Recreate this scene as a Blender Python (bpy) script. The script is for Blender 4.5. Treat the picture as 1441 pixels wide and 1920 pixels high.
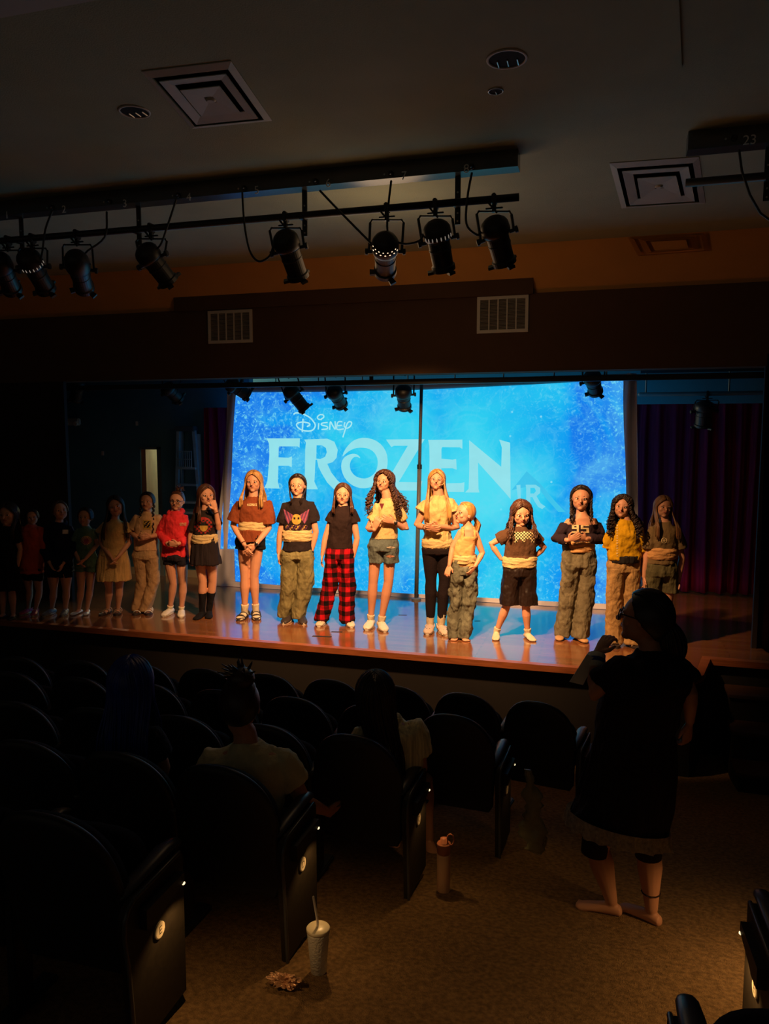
import bpy, bmesh, math, random
from mathutils import Vector, Matrix, noise
from mathutils.bvhtree import BVHTree
random.seed(7)
for o in list(bpy.data.objects): bpy.data.objects.remove(o)
SC = bpy.context.scene; COL = SC.collection
V = Vector; rad = math.radians

# ------------------------------------------------------------------ camera
FPX = 1442.0; TH = rad(16.2); PH = math.atan((960-812)/FPX); CAM = V((0, 0, 2.9))
cd = bpy.data.cameras.new('camera'); cam = bpy.data.objects.new('camera', cd); COL.objects.link(cam)
cam.location = CAM; cam.rotation_euler = (math.pi/2-PH, 0, TH)
cd.sensor_fit = 'VERTICAL'; cd.sensor_height = 24; cd.lens = FPX/1920*24; cd.clip_start = .05; cd.clip_end = 60
SC.camera = cam

# ------------------------------------------------------------------ world, exposure
SC.view_settings.view_transform = 'Standard'; SC.view_settings.look = 'None'
SC.view_settings.gamma = 1; SC.view_settings.use_curve_mapping = False
SC.view_settings.exposure = 0.0
W = bpy.data.worlds.new('world'); SC.world = W; W.use_nodes = True
W.node_tree.nodes['Background'].inputs[0].default_value = (1.0, .80, .58, 1)
W.node_tree.nodes['Background'].inputs[1].default_value = .052

def look(o, target):
    o.rotation_euler = (V(target)-o.location).to_track_quat('-Z', 'Y').to_euler()
def spot(name, loc, target, energy, color, angle, blend=.5, size=.05, parent=None):
    l = bpy.data.lights.new(name, 'SPOT'); l.energy = energy; l.color = color
    l.spot_size = rad(angle); l.spot_blend = blend; l.shadow_soft_size = size
    o = bpy.data.objects.new(name, l); COL.objects.link(o); o.location = loc; look(o, target)
    if parent:
        o.parent = parent; o.location = V(loc)-parent.location
    return o

SCREEN_GAIN = 1.0
AMBER = (1.0, .54, .24)

# ------------------------------------------------------------------ pixel -> point on a known plane
fv = V((-math.sin(TH)*math.cos(PH), math.cos(TH)*math.cos(PH), -math.sin(PH)))
rv = V((math.cos(TH), math.sin(TH), 0)); uv = rv.cross(fv)
fh = V((-math.sin(TH), math.cos(TH), 0))
def ray(x, y): return fv + rv*((x-720.5)/FPX) - uv*((y-960)/FPX)
def Pz(x, y, z): d = ray(x, y); return CAM + d*((z-2.9)/d.z)
def Py(x, y, Y): d = ray(x, y); return CAM + d*(Y/d.y)
SL = .17
def floor_z(y): return max(0., SL*(6.8-y))
def Pf(x, y, h=0.):                    # a point h above the raked floor
    d = ray(x, y); n = V((0, SL, 1)); return CAM + d*((SL*6.8+h-n.dot(CAM))/n.dot(d))

# ------------------------------------------------------------------ materials
MATS = {}
def srgb(c):
    return tuple(((v/255)/12.92 if v/255 <= .04045 else ((v/255+.055)/1.055)**2.4) for v in c)
def mat(name, col, rough=.7, var=.12, scale=8., bump=0., bscale=60., metal=0., spec=.5, emit=0., coat=0., stretch=(1,1,1), sheen=0.):
    if name in MATS: return MATS[name]
    m = bpy.data.materials.new(name); m.use_nodes = True; nt = m.node_tree; N = nt.nodes; L = nt.links
    b = N['Principled BSDF']
    tc = N.new('ShaderNodeTexCoord'); mp = N.new('ShaderNodeMapping'); mp.inputs['Scale'].default_value = stretch
    L.new(tc.outputs['Object'], mp.inputs[0])
    n = N.new('ShaderNodeTexNoise'); n.inputs['Scale'].default_value = scale; n.inputs['Detail'].default_value = 4
    L.new(mp.outputs[0], n.inputs['Vector'])
    r = N.new('ShaderNodeValToRGB'); r.color_ramp.elements[0].position = .3; r.color_ramp.elements[1].position = .7
    r.color_ramp.elements[0].color = (*[c*(1-var) for c in col], 1)
    r.color_ramp.elements[1].color = (*[min(1, c*(1+var)) for c in col], 1)
    L.new(n.outputs['Fac'], r.inputs[0]); L.new(r.outputs[0], b.inputs['Base Color'])
    b.inputs['Roughness'].default_value = rough; b.inputs['Metallic'].default_value = metal
    b.inputs['Specular IOR Level'].default_value = spec; b.inputs['Coat Weight'].default_value = coat
    b.inputs['Sheen Weight'].default_value = sheen
    if emit:
        L.new(r.outputs[0], b.inputs['Emission Color']); b.inputs['Emission Strength'].default_value = emit
    if bump:
        n2 = N.new('ShaderNodeTexNoise'); n2.inputs['Scale'].default_value = bscale; n2.inputs['Detail'].default_value = 3
        L.new(mp.outputs[0], n2.inputs['Vector'])
        bp = N.new('ShaderNodeBump'); bp.inputs['Strength'].default_value = bump; bp.inputs['Distance'].default_value = .01
        L.new(n2.outputs['Fac'], bp.inputs['Height']); L.new(bp.outputs[0], b.inputs['Normal'])
    MATS[name] = m; return m

def cloth(name, rgb, rough=.9, var=.1, bump=.35): return mat(name, srgb(rgb), rough, var, 14, bump, 90, spec=.2)
M_black = mat('black_metal', (.012, .012, .013), .45, .1, spec=.5)
M_seat = mat('seat_plastic', (.010, .010, .012), .5, .1, spec=.45)
M_seatf = mat('seat_fabric', (.010, .008, .010), .9, .3, 60, .3, 300, spec=.15)
M_trimseat = mat('seat_trim', (.06, .06, .06), .3, .1)
M_panel = mat('end_panel_brown', (.018, .013, .008), .6, .2, 40, spec=.3)
M_arm = mat('armrest', (.05, .05, .055), .35, .1)
M_plate = mat('letter_plate', (.5, .42, .3), .4, .05)
M_ink = mat('ink', (.02, .015, .01), .6, .0)
M_ceil = mat('ceiling_paint', (.36, .40, .29), .85, .05, 3, .25, 120, spec=.2)
M_ceil2 = mat('ceiling_pale', (.5, .52, .52), .85, .05, 3, spec=.2)
M_vent = mat('vent_paint', (.62, .57, .5), .5, .04)
M_vent2 = mat('ceiling_vent_paint', (.48, .47, .40), .6, .04)
M_hole = mat('dark_cavity', (.004, .004, .004), .9, 0)
M_orange = mat('orange_paint', (.60, .30, .085), .8, .04, 3, .15, 120, spec=.2)
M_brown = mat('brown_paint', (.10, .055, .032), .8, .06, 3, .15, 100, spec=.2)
M_teal = mat('dark_blue_wall', (.07, .19, .26), .8, .15, 2, spec=.2)
M_bband = mat('blue_soffit', (.08, .24, .30), .7, .1, 2)
M_front = mat('stage_front', (.008, .0055, .004), .7, .15, 5)
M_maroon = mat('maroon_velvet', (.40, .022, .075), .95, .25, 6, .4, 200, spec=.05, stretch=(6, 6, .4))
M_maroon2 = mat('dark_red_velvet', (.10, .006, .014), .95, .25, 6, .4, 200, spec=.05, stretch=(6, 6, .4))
M_alu = mat('ladder_blue_grey', (.30, .45, .52), .4, .1, metal=.3)
M_nose = mat('wood_nosing', (.30, .09, .03), .35, .25, 10, stretch=(.6, 6, 6))
M_skirtb = mat('baseboard_cream', (.42, .36, .24), .6, .05)
M_white = mat('white_cloth', (.75, .68, .55), .9, .05, 14, .3)
M_steel = mat('steel', (.5, .5, .5), .3, .05, metal=1)

def planks():
    m = bpy.data.materials.new('stage_boards'); m.use_nodes = True; nt = m.node_tree; N = nt.nodes; L = nt.links
    b = N['Principled BSDF']; tc = N.new('ShaderNodeTexCoord')
    br = N.new('ShaderNodeTexBrick'); br.inputs['Scale'].default_value = 1
    br.inputs['Brick Width'].default_value = 1.1; br.inputs['Row Height'].default_value = .057; br.inputs['Mortar Size'].default_value = .0018
    br.inputs['Color1'].default_value = (.30, .105, .035, 1); br.inputs['Color2'].default_value = (.38, .145, .05, 1)
    br.inputs['Mortar'].default_value = (.05, .018, .008, 1)
    L.new(tc.outputs['Object'], br.inputs['Vector'])
    mp = N.new('ShaderNodeMapping'); mp.inputs['Scale'].default_value = (1.2, 14, 1); L.new(tc.outputs['Object'], mp.inputs[0])
    n = N.new('ShaderNodeTexNoise'); n.inputs['Scale'].default_value = 3; n.inputs['Detail'].default_value = 6; L.new(mp.outputs[0], n.inputs['Vector'])
    mx = N.new('ShaderNodeMix'); mx.data_type = 'RGBA'; mx.blend_type = 'MULTIPLY'; mx.inputs[0].default_value = .5
    L.new(br.outputs['Color'], mx.inputs[6]); L.new(n.outputs['Color'], mx.inputs[7]); L.new(mx.outputs[2], b.inputs['Base Color'])
    n2 = N.new('ShaderNodeTexNoise'); n2.inputs['Scale'].default_value = 1.3; L.new(tc.outputs['Object'], n2.inputs['Vector'])
    mr = N.new('ShaderNodeMapRange'); mr.inputs[3].default_value = .10; mr.inputs[4].default_value = .24; L.new(n2.outputs['Fac'], mr.inputs[0])
    L.new(mr.outputs[0], b.inputs['Roughness'])
    bp = N.new('ShaderNodeBump'); bp.inputs['Strength'].default_value = .12; bp.inputs['Distance'].default_value = .002
    L.new(n.outputs['Fac'], bp.inputs['Height']); L.new(bp.outputs[0], b.inputs['Normal'])
    b.inputs['Coat Weight'].default_value = 1.; b.inputs['Coat Roughness'].default_value = .12
    return m
M_stage = planks()

def carpet():
    m = mat('carpet', (.20, .12, .055), .98, .35, 45, .9, 170, spec=.05)
    return m
M_carpet = carpet()

def ice():
    m = bpy.data.materials.new('projected_ice'); m.use_nodes = True; nt = m.node_tree; N = nt.nodes; L = nt.links
    N.remove(N['Principled BSDF']); out = N['Material Output']
    em = N.new('ShaderNodeEmission'); L.new(em.outputs[0], out.inputs[0])
    tc = N.new('ShaderNodeTexCoord')
    def noise_(sc, det, dist=0., typ='FBM', mp=None):
        n = N.new('ShaderNodeTexNoise'); n.noise_type = typ
        n.inputs['Scale'].default_value = sc; n.inputs['Detail'].default_value = det; n.inputs['Distortion'].default_value = dist
        n.normalize = True
        L.new(mp or tc.outputs['Object'], n.inputs['Vector']); return n.outputs['Fac']
    def mth(op, a, b=None, c=None):
        n = N.new('ShaderNodeMath'); n.operation = op
        for i, v in enumerate((a, b, c)):
            if v is None: continue
            if isinstance(v, (int, float)): n.inputs[i].default_value = v
            else: L.new(v, n.inputs[i])
        return n.outputs[0]
    def rng(v, a, b, c=0., d=1.):
        n = N.new('ShaderNodeMapRange'); L.new(v, n.inputs[0])
        for i, q in enumerate((a, b, c, d)): n.inputs[i+1].default_value = q
        n.interpolation_type = 'SMOOTHSTEP'; return n.outputs[0]
    sep = N.new('ShaderNodeSeparateXYZ'); L.new(tc.outputs['Object'], sep.inputs[0])
    # distance from picture centre (object origin is the picture's centre), 0..1
    ex = mth('POWER', mth('DIVIDE', mth('ABSOLUTE', mth('SUBTRACT', sep.outputs[0], .25)), 2.5), 2.0)
    ez = mth('POWER', mth('DIVIDE', mth('ABSOLUTE', mth('ADD', sep.outputs[2], .1)), 2.0), 2.0)
    e = mth('SQRT', mth('ADD', ex, ez))
    big = noise_(.9, 3, .6)
    val = mth('ADD', e, mth('MULTIPLY', mth('SUBTRACT', big, .5), 1.7))
    cr = N.new('ShaderNodeValToRGB'); L.new(val, cr.inputs[0]); R = cr.color_ramp
    cols = [(.10, (78, 220, 242)), (.42, (44, 204, 240)), (.68, (26, 178, 240)), (.90, (18, 152, 240)), (1.0, (24, 124, 234))]
    while len(R.elements) < len(cols): R.elements.new(.5)
    for el, (p, c) in zip(R.elements, cols): el.position = p; el.color = (*srgb(c), 1)
    # feathery frost: distorted fine noise, stronger towards the edges
    f1 = noise_(9, 6, 2.6); f2 = noise_(22, 5, 1.8)
    edge = rng(e, .45, 1.05)
    lo = rng(mth('MULTIPLY', sep.outputs[2], -1.), .35, 1.15)
    edge2 = mth('MAXIMUM', edge, mth('MULTIPLY', lo, .75))
    fr = mth('MULTIPLY', rng(mth('ADD', mth('MULTIPLY', f1, .6), mth('MULTIPLY', f2, .4)), .50, .66), mth('ADD', mth('MULTIPLY', edge2, .75), .10))
    # long soft streaks and crumpled cloth creases
    ab = mth('ABSOLUTE', mth('SUBTRACT', noise_(2.2, 2, 1.2), .5)); st = mth('MULTIPLY', rng(ab, 0., .05, 1., 0.), .13)
    ab2 = mth('ABSOLUTE', mth('SUBTRACT', noise_(5.5, 3, .8), .5)); st2 = mth('MULTIPLY', rng(ab2, 0., .03, 1., 0.), .10)
    cl = mth('MULTIPLY', rng(noise_(1.6, 5, .4), .5, .72), .35)
    fac = mth('MINIMUM', mth('ADD', mth('ADD', fr, st), mth('ADD', st2, cl)), .9)
    mx = N.new('ShaderNodeMix'); mx.data_type = 'RGBA'; L.new(fac, mx.inputs[0]); L.new(cr.outputs[0], mx.inputs[6])
    mx.inputs[7].default_value = (*srgb((112, 216, 242)), 1)
    # snow dots
    vo = N.new('ShaderNodeTexVoronoi'); vo.inputs['Scale'].default_value = 7; L.new(tc.outputs['Object'], vo.inputs['Vector'])
    dots = mth('MULTIPLY', mth('MULTIPLY', rng(vo.outputs['Distance'], .05, .12, 1., 0.), .55), rng(sep.outputs[0], .6, 1.2))
    mx2 = N.new('ShaderNodeMix'); mx2.data_type = 'RGBA'; L.new(dots, mx2.inputs[0]); L.new(mx.outputs[2], mx2.inputs[6])
    mx2.inputs[7].default_value = (*srgb((170, 238, 246)), 1)
    L.new(mx2.outputs[2], em.inputs[0]); em.inputs[1].default_value = SCREEN_GAIN
    return m
M_ice = ice()
def emis(name, rgb, s=1.):
    m = mat(name, srgb(rgb), 1, .03, 6, emit=s, spec=0); 
    return m
M_lett = emis('projected_letter', (150, 230, 240), .95)
M_lett2 = emis('projected_letter_faint', (128, 222, 242), .95); M_sw = emis('projected_swoosh', (66, 200, 240), .95)
M_lett3 = emis('projected_letter_white', (170, 236, 246), .95)
for m_ in (M_lett, M_lett2, M_lett3, M_sw):
    b_ = m_.node_tree.nodes['Principled BSDF']
    for l_ in list(b_.inputs['Base Color'].links): m_.node_tree.links.remove(l_)
    b_.inputs['Base Color'].default_value = (0, 0, 0, 1)

# ------------------------------------------------------------------ object helpers
def link(name, me, m=None, parent=None, loc=None):
    o = bpy.data.objects.new(name, me); COL.objects.link(o)
    if m is not None and me is not None:
        for q in (m if isinstance(m, (list, tuple)) else [m]): me.materials.append(q)
    if parent: o.parent = parent
    if loc is not None: o.location = loc
    return o
def obj(name, bm, m=None, parent=None, origin=None, smooth=False):
    """bm is in world coordinates; origin: where the object's (or its root's) origin lies"""
    me = bpy.data.meshes.new(name)
    if origin is None and parent is not None: origin = world_loc(parent)
    if origin is not None: bm.transform(Matrix.Translation(-V(origin)))
    bm.to_mesh(me); bm.free()
    if smooth:
        for p in me.polygons: p.use_smooth = True
    o = link(name, me, m, parent)
    if parent is None and origin is not None: o.location = origin
    return o
def world_loc(o):
    p = V(o.location)
    while o.parent: o = o.parent; p = p+V(o.location)
    return p
def thing(name, label, cat, loc, group=None):
    o = bpy.data.objects.new(name, None); COL.objects.link(o); o.location = loc
    o.empty_display_size = .1
    return tag(o, label, cat, group)
def tag(o, label, cat, group=None):
    o['label'] = label; o['category'] = cat
    if group: o['group'] = group
    return o
def struct(name, bm, m, smooth=False):
    o = obj(name, bm, m, smooth=smooth); o['kind'] = 'structure'; return o
def copy_tree(o, parent=None):
    c = o.copy(); COL.objects.link(c)
    if parent: c.parent = parent
    for ch in [q for q in list(COL.objects) if q.parent == o]: copy_tree(ch, c)
    return c

def box(bm, a, b, bev=0.):
    a, b = V(a), V(b)
    vs = [bm.verts.new((x, y, z)) for x in (a.x, b.x) for y in (a.y, b.y) for z in (a.z, b.z)]
    fs = [(0, 1, 3, 2), (4, 6, 7, 5), (0, 4, 5, 1), (2, 3, 7, 6), (0, 2, 6, 4), (1, 5, 7, 3)]
    F = [bm.faces.new([vs[i] for i in f]) for f in fs]
    bmesh.ops.recalc_face_normals(bm, faces=F)
    if bev: bmesh.ops.bevel(bm, geom=list({e for f in F for e in f.edges}), offset=bev, segments=2, affect='EDGES')
    return bm
def quadbox(bm, pts, n, t):
    """extruded polygon: pts in a plane, thickness t along n"""
    n = V(n); A = [bm.verts.new(V(p)) for p in pts]; B = [bm.verts.new(V(p)+n*t) for p in pts]
    F = [bm.faces.new(A), bm.faces.new(B[::-1])]
    for i in range(len(A)):
        j = (i+1) % len(A); F.append(bm.faces.new([A[i], B[i], B[j], A[j]]))
    bmesh.ops.recalc_face_normals(bm, faces=F); return bm
def frame_of(d, ref=None):
    d = V(d).normalized(); ref = V(ref) if ref is not None else (V((0, 0, 1)) if abs(d.z) < .9 else V((0, 1, 0)))
    a = ref.cross(d)
    if a.length < 1e-6: a = V((1, 0, 0)).cross(d)
    a.normalize(); b = d.cross(a).normalized(); return a, b
def rings(bm, R, caps=True):
    """R: list of rings (lists of points, same count)"""
    L = [[bm.verts.new(p) for p in r] for r in R]; n = len(L[0]); F = []
    for i in range(len(L)-1):
        for j in range(n):
            k = (j+1) % n; F.append(bm.faces.new([L[i][j], L[i][k], L[i+1][k], L[i+1][j]]))
    if caps: F.append(bm.faces.new(L[0][::-1])); F.append(bm.faces.new(L[-1]))
    bmesh.ops.recalc_face_normals(bm, faces=F); return bm
def tube(bm, pts, r, seg=10, ref=None, round_=True, flat=1.):
    """tapered round tube through pts; r number or list; flat scales the second axis"""
    pts = [V(p) for p in pts]
    if not isinstance(r, (list, tuple)): r = [r]*len(pts)
    r = list(r)
    if round_:
        d0 = (pts[0]-pts[1]).normalized(); d1 = (pts[-1]-pts[-2]).normalized()
        pts = [pts[0]+d0*r[0]*.92, pts[0]+d0*r[0]*.6]+pts+[pts[-1]+d1*r[-1]*.6, pts[-1]+d1*r[-1]*.92]
        r = [r[0]*.35, r[0]*.8]+r+[r[-1]*.8, r[-1]*.35]
    RR = []; a = None
    for i, p in enumerate(pts):
        d = (pts[min(i+1, len(pts)-1)]-pts[max(i-1, 0)])
        if d.length < 1e-9: d = V((0, 0, 1))
        d.normalize()
        if a is None: a, b = frame_of(d, ref)
        else:
            a = (a-d*a.dot(d)).normalized(); b = d.cross(a)
        RR.append([p+a*(math.cos(t)*r[i])+b*(math.sin(t)*r[i]*flat) for t in [2*math.pi*k/seg for k in range(seg)]])
    return rings(bm, RR)
def ellipsoid(bm, c, axes, seg=16, rg=10):
    """axes: three vectors"""
    c = V(c); ax = [V(a) for a in axes]; RR = []
    for i in range(1, rg):
        t = math.pi*i/rg
        RR.append([c+ax[0]*(math.sin(t)*math.cos(q))+ax[1]*(math.sin(t)*math.sin(q))+ax[2]*math.cos(t) for q in [2*math.pi*k/seg for k in range(seg)]])
    return rings(bm, RR)
def lathe(bm, origin, axis, prof, seg=24, caps=True):
    """prof: list of (distance along axis, radius)"""
    axis = V(axis).normalized(); a, b = frame_of(axis); o = V(origin)
    return rings(bm, [[o+axis*h+(a*math.cos(t)+b*math.sin(t))*max(r, 1e-4) for t in [2*math.pi*k/seg for k in range(seg)]] for h, r in prof], caps)
def loft(bm, items, ax, ay, seg=24, p=2.):
    """items: (centre, half width, half depth); superellipse exponent p"""
    RR = []
    for c, w, d in items:
        ring = []
        for k in range(seg):
            t = 2*math.pi*k/seg; cx, sy = math.cos(t), math.sin(t)
            ring.append(V(c)+ax*(math.copysign(abs(cx)**(2/p), cx)*w)+ay*(math.copysign(abs(sy)**(2/p), sy)*d))
        RR.append(ring)
    return rings(bm, RR)
def voxelize(name, bm, m, parent, vox, smooth=4, fold=0., fscale=14., fst=(1, 1, .35), clamp=None, seed=0.):
    me = bpy.data.meshes.new('tmp'); bm.to_mesh(me); bm.free()
    o = bpy.data.objects.new('tmp', me); COL.objects.link(o)
    md = o.modifiers.new('r', 'REMESH'); md.mode = 'VOXEL'; md.voxel_size = vox; md.use_smooth_shade = True
    if smooth: s = o.modifiers.new('s', 'SMOOTH'); s.iterations = smooth; s.factor = .5
    bpy.context.view_layer.update()
    dg = bpy.context.evaluated_depsgraph_get()
    me2 = bpy.data.meshes.new_from_object(o.evaluated_get(dg)); bpy.data.objects.remove(o); bpy.data.meshes.remove(me)
    me2.name = name; org = world_loc(parent)
    import numpy as np
    n = len(me2.vertices); co = np.empty(n*3); me2.vertices.foreach_get('co', co); co = co.reshape(-1, 3)
    if fold:
        no = np.empty(n*3); me2.vertices.foreach_get('normal', no); no = no.reshape(-1, 3)
        d = np.array([noise.turbulence(V((c[0]*fscale*fst[0]+seed, c[1]*fscale*fst[1], c[2]*fscale*fst[2]+seed)), 3, False) for c in co])
        d = d-d.mean(); d = np.clip(d, -.35, .8)*fold+fold*.08
        co = co+no*d[:, None]
    if clamp is not None: co[:, 2] = np.maximum(co[:, 2], clamp)
    co = co-np.array(org)
    me2.vertices.foreach_set('co', co.ravel()); me2.update()
    me2.materials.clear(); me2.materials.append(m)
    for p in me2.polygons: p.use_smooth = True
    return link(name, me2, None, parent)
def text(name, s, m, parent, loc, size, rot, depth=.001, label=None):
    cu = bpy.data.curves.new(name, 'FONT'); cu.body = s; cu.size = size; cu.extrude = depth; cu.align_x = 'CENTER'; cu.align_y = 'CENTER'
    o = bpy.data.objects.new('tmp', cu); COL.objects.link(o); bpy.context.view_layer.update()
    me = bpy.data.meshes.new_from_object(o.evaluated_get(bpy.context.evaluated_depsgraph_get())); bpy.data.objects.remove(o)
    me.materials.clear(); me.name = name
    o = link(name, me, m, parent); o.location = V(loc)-(world_loc(parent) if parent else V()); o.rotation_euler = rot
    return o

# ================================================================== STRUCTURE
SZ = .9                                    # stage floor height
CE = 4.65; CEY = Pz(720, 475, CE).y        # auditorium ceiling and its front edge
WY = 7.7                                   # proscenium wall face
XL, XR = -9.6, 3.4
# auditorium floor, raked towards the stage
bm = bmesh.new()
n_ = 35
for i in range(n_):
    y0, y1 = -2.5+i*(9.3/30), -2.5+(i+1)*(9.3/30)
    vs = [bm.verts.new(p) for p in ((XL, y0, floor_z(y0)), (XR, y0, floor_z(y0)), (XR, y1, floor_z(y1)), (XL, y1, floor_z(y1)))]
    bm.faces.new(vs)
bmesh.ops.remove_doubles(bm, verts=bm.verts[:], dist=1e-4)
ge = bmesh.ops.extrude_face_region(bm, geom=bm.faces[:]); bmesh.ops.translate(bm, verts=[v for v in ge['geom'] if isinstance(v, bmesh.types.BMVert)], vec=(0, 0, -.1))
bmesh.ops.recalc_face_normals(bm, faces=bm.faces[:])
struct('floor', bm, M_carpet)
# stage floor slab and front
EY = 6.60; RX = .78; EY2 = Pz(1400, 1240, SZ).y
bm = bmesh.new(); quadbox(bm, [(XL, EY+.03, SZ), (RX-.05, EY+.03, SZ), (RX, EY+.1, SZ), (RX+.12, EY2, SZ), (XR, EY2, SZ), (XR, 11.2, SZ), (XL, 11.2, SZ)], (0, 0, -1), .04)
struct('floor_stage', bm, M_stage)
bm = bmesh.new(); quadbox(bm, [(XL, EY+.06, -.05), (RX-.06, EY+.06, -.05), (RX-.02, EY+.13, -.05), (RX+.1, EY2+.03, -.05), (XR, EY2+.03, -.05), (XR, EY2+.2, -.05), (RX, EY2+.2, -.05), (RX-.2, EY+.3, -.05), (XL, EY+.3, -.05)], (0, 0, 1), SZ+.01)
struct('wall_stage_front', bm, M_front)
bm = bmesh.new(); quadbox(bm, [(XL, EY, SZ+.004), (RX-.04, EY, SZ+.004), (RX+.03, EY+.1, SZ+.004), (RX+.14, EY2-.03, SZ+.004), (XR, EY2-.03, SZ+.004), (XR, EY2+.05, SZ+.004), (RX+.08, EY2+.05, SZ+.004), (RX-.03, EY+.14, SZ+.004), (RX-.08, EY+.07, SZ+.004), (XL, EY+.07, SZ+.004)], (0, 0, -1), .055)
struct('trim_1', bm, M_nose)
# ceiling, slanted orange soffit, proscenium wall
bm = bmesh.new(); box(bm, (XL, -2.5, CE), (XR, CEY, CE+.12)); struct('ceiling', bm, M_ceil)
bm = bmesh.new()
p1, p2 = Pz(0, 34, CE-.02), Pz(185, 0, CE-.02)
dd = (p2-p1)
quadbox(bm, [p1-dd*2, p2+dd*4, p2+dd*4+V((-2, -2, 0)), p1-dd*2+V((-4, -1, 0))], (0, 0, 1), .02)
struct('ceiling_panel', bm, M_ceil2)  # thin panel, paler and bluer than the ceiling around it
ZW = 4.235
bm = bmesh.new()
quadbox(bm, [(XL, CEY-.002, CE+.05), (XL, WY+.1, ZW-.09), (XL, WY+.3, ZW-.09), (XL, WY+.3, CE+.05)], (1, 0, 0), XR-XL)
struct('wall_soffit', bm, M_orange)
zb = 3.50
xa = Py(122, 800, WY).x; xb = Py(1424, 900, WY).x
bm = bmesh.new()
box(bm, (XL, WY, zb), (XR, WY+.22, ZW+.01))
struct('wall_header', bm, M_brown)
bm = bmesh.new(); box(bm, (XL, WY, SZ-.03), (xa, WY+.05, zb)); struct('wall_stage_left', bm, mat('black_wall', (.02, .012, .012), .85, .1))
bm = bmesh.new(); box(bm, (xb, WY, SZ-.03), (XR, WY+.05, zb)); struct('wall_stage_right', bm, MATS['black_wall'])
# dark drop at the top of the header between the vents
x0, x1 = Py(330, 560, WY).x, Py(1000, 551, WY).x
bm = bmesh.new(); f0 = Py(330, 561, WY-.18); 
zt = 4.235+.0
nn = V((0, -((ZW-.09)-CE), (WY+.1-CEY))).normalized()
def Pso(x, y):
    d = ray(x, y); return CAM+d*(nn.dot(V((0, CEY, CE))-CAM)/nn.dot(d))
fb = Pso(660, 543)
box(bm, (x0, fb.y, ZW-.004), (x1, WY+.02, fb.z+.06)); struct('trim_2', bm, M_brown)
# side walls
bm = bmesh.new(); box(bm, (XL-.1, -2.5, -.1), (XL, 11.2, CE+.12)); struct('wall_left', bm, M_brown)
bm = bmesh.new(); box(bm, (XR, -2.5, -.1), (XR+.1, 11.2, CE+.12)); struct('wall_right', bm, M_brown)
# stage ceiling, back walls
bm = bmesh.new(); box(bm, (XL, WY+.2, 4.0), (XR, 11.2, 4.1)); struct('ceiling_stage', bm, M_teal)
BL = 9.42; xs = Py(470, 900, BL).x; dl, dr = Py(264, 900, BL).x, Py(303, 900, BL).x; dz = Py(280, 838, BL).z
bm = bmesh.new(); box(bm, (XL, BL, SZ-.03), (dl, BL+.12, 4.02)); box(bm, (dr, BL, SZ-.03), (xs, BL+.12, 4.02)); box(bm, (dl, BL, dz), (dr, BL+.12, 4.02))
struct('wall_back_left', bm, M_teal)
BR = 10.45
bm = bmesh.new(); box(bm, (xs-1.2, BR, SZ-.03), (XR, BR+.1, 4.02)); struct('wall_back_right', bm, mat('blue_back_wall', (.06, .18, .23), .8, .1, 2))
bm = bmesh.new(); box(bm, (XL, BL-.02, SZ), (dl-.05, BL, SZ+.1)); box(bm, (dr+.03, BL-.02, SZ), (xs, BL, SZ+.1)); struct('baseboard_back', bm, M_skirtb)
# room beyond the door
bm = bmesh.new(); box(bm, (dl-1.6, 11.0, SZ-.03), (dr+1.2, 11.1, 4.0)); struct('wall_corridor', bm, mat('corridor_cream', (.55, .56, .36), .8, .05))
bm = bmesh.new(); fw = .03
box(bm, (dr-.05, BL-.025, SZ), (dr, BL+.13, dz)); box(bm, (dl, BL-.025, dz-.035), (dr, BL+.13, dz)); struct('door_frame', bm, mat('door_frame_grey', (.12, .15, .16), .5))
bm = bmesh.new(); box(bm, (dl+.005, BL+.02, SZ+.01), (dl+.075, BL+.75, dz-.03)); d1 = struct('door_1', bm, mat('door_wood', (.42, .20, .11), .5, .15, 8, stretch=(8, 8, .6)))
bm = bmesh.new(); tube(bm, [(dl+.08, BL+.10, SZ+1.0), (dl+.12, BL+.10, SZ+1.0)], .012); obj('door_handle', bm, M_steel, d1, origin=(0, 0, 0))
l = bpy.data.lights.new('corridor_lamp', 'POINT'); l.energy = 330; l.color = (1, .86, .5); l.shadow_soft_size = .15
lo = bpy.data.objects.new('corridor_lamp', l); COL.objects.link(lo); lo.location = ((dl+dr)/2-.25, 10.3, 3.0)
pc = Py(284, 888, 10.98)
bm = bmesh.new(); box(bm, pc-V((.10, .0, .22)), pc+V((.08, .015, .22)))
tag(obj('safety_vest', bm, mat('lime_green', (.35, .62, .02), .6), origin=pc), 'bright lime green hanging cloth seen through the ajar door', 'cloth')

# ================================================================== SCREEN
SY = 8.97
sc = thing('projection_screen', 'large cloth projection screen showing a blue icy show title behind the performers', 'screen', Py(800, 1122, SY))
def poly_mesh(name, loops, m, parent, Y, sub=False):
    """filled flat shape with holes from pixel loops on the plane y=Y"""
    cu = bpy.data.curves.new('c', 'CURVE'); cu.dimensions = '2D'; cu.fill_mode = 'BOTH'
    for lp in loops:
        s = cu.splines.new('POLY'); s.points.add(len(lp)-1); s.use_cyclic_u = True
        for i, (x, y) in enumerate(lp):
            p = Py(x, y, Y); s.points[i].co = (p.x, p.z, 0, 1)
    o = bpy.data.objects.new('t', cu); COL.objects.link(o); bpy.context.view_layer.update()
    me = bpy.data.meshes.new_from_object(o.evaluated_get(bpy.context.evaluated_depsgraph_get())); bpy.data.objects.remove(o)
    bm = bmesh.new(); bm.from_mesh(me); bpy.data.meshes.remove(me)
    for v in bm.verts: v.co = V((v.co.x, Y, v.co.y))
    return obj(name, bm, m, parent)
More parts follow.
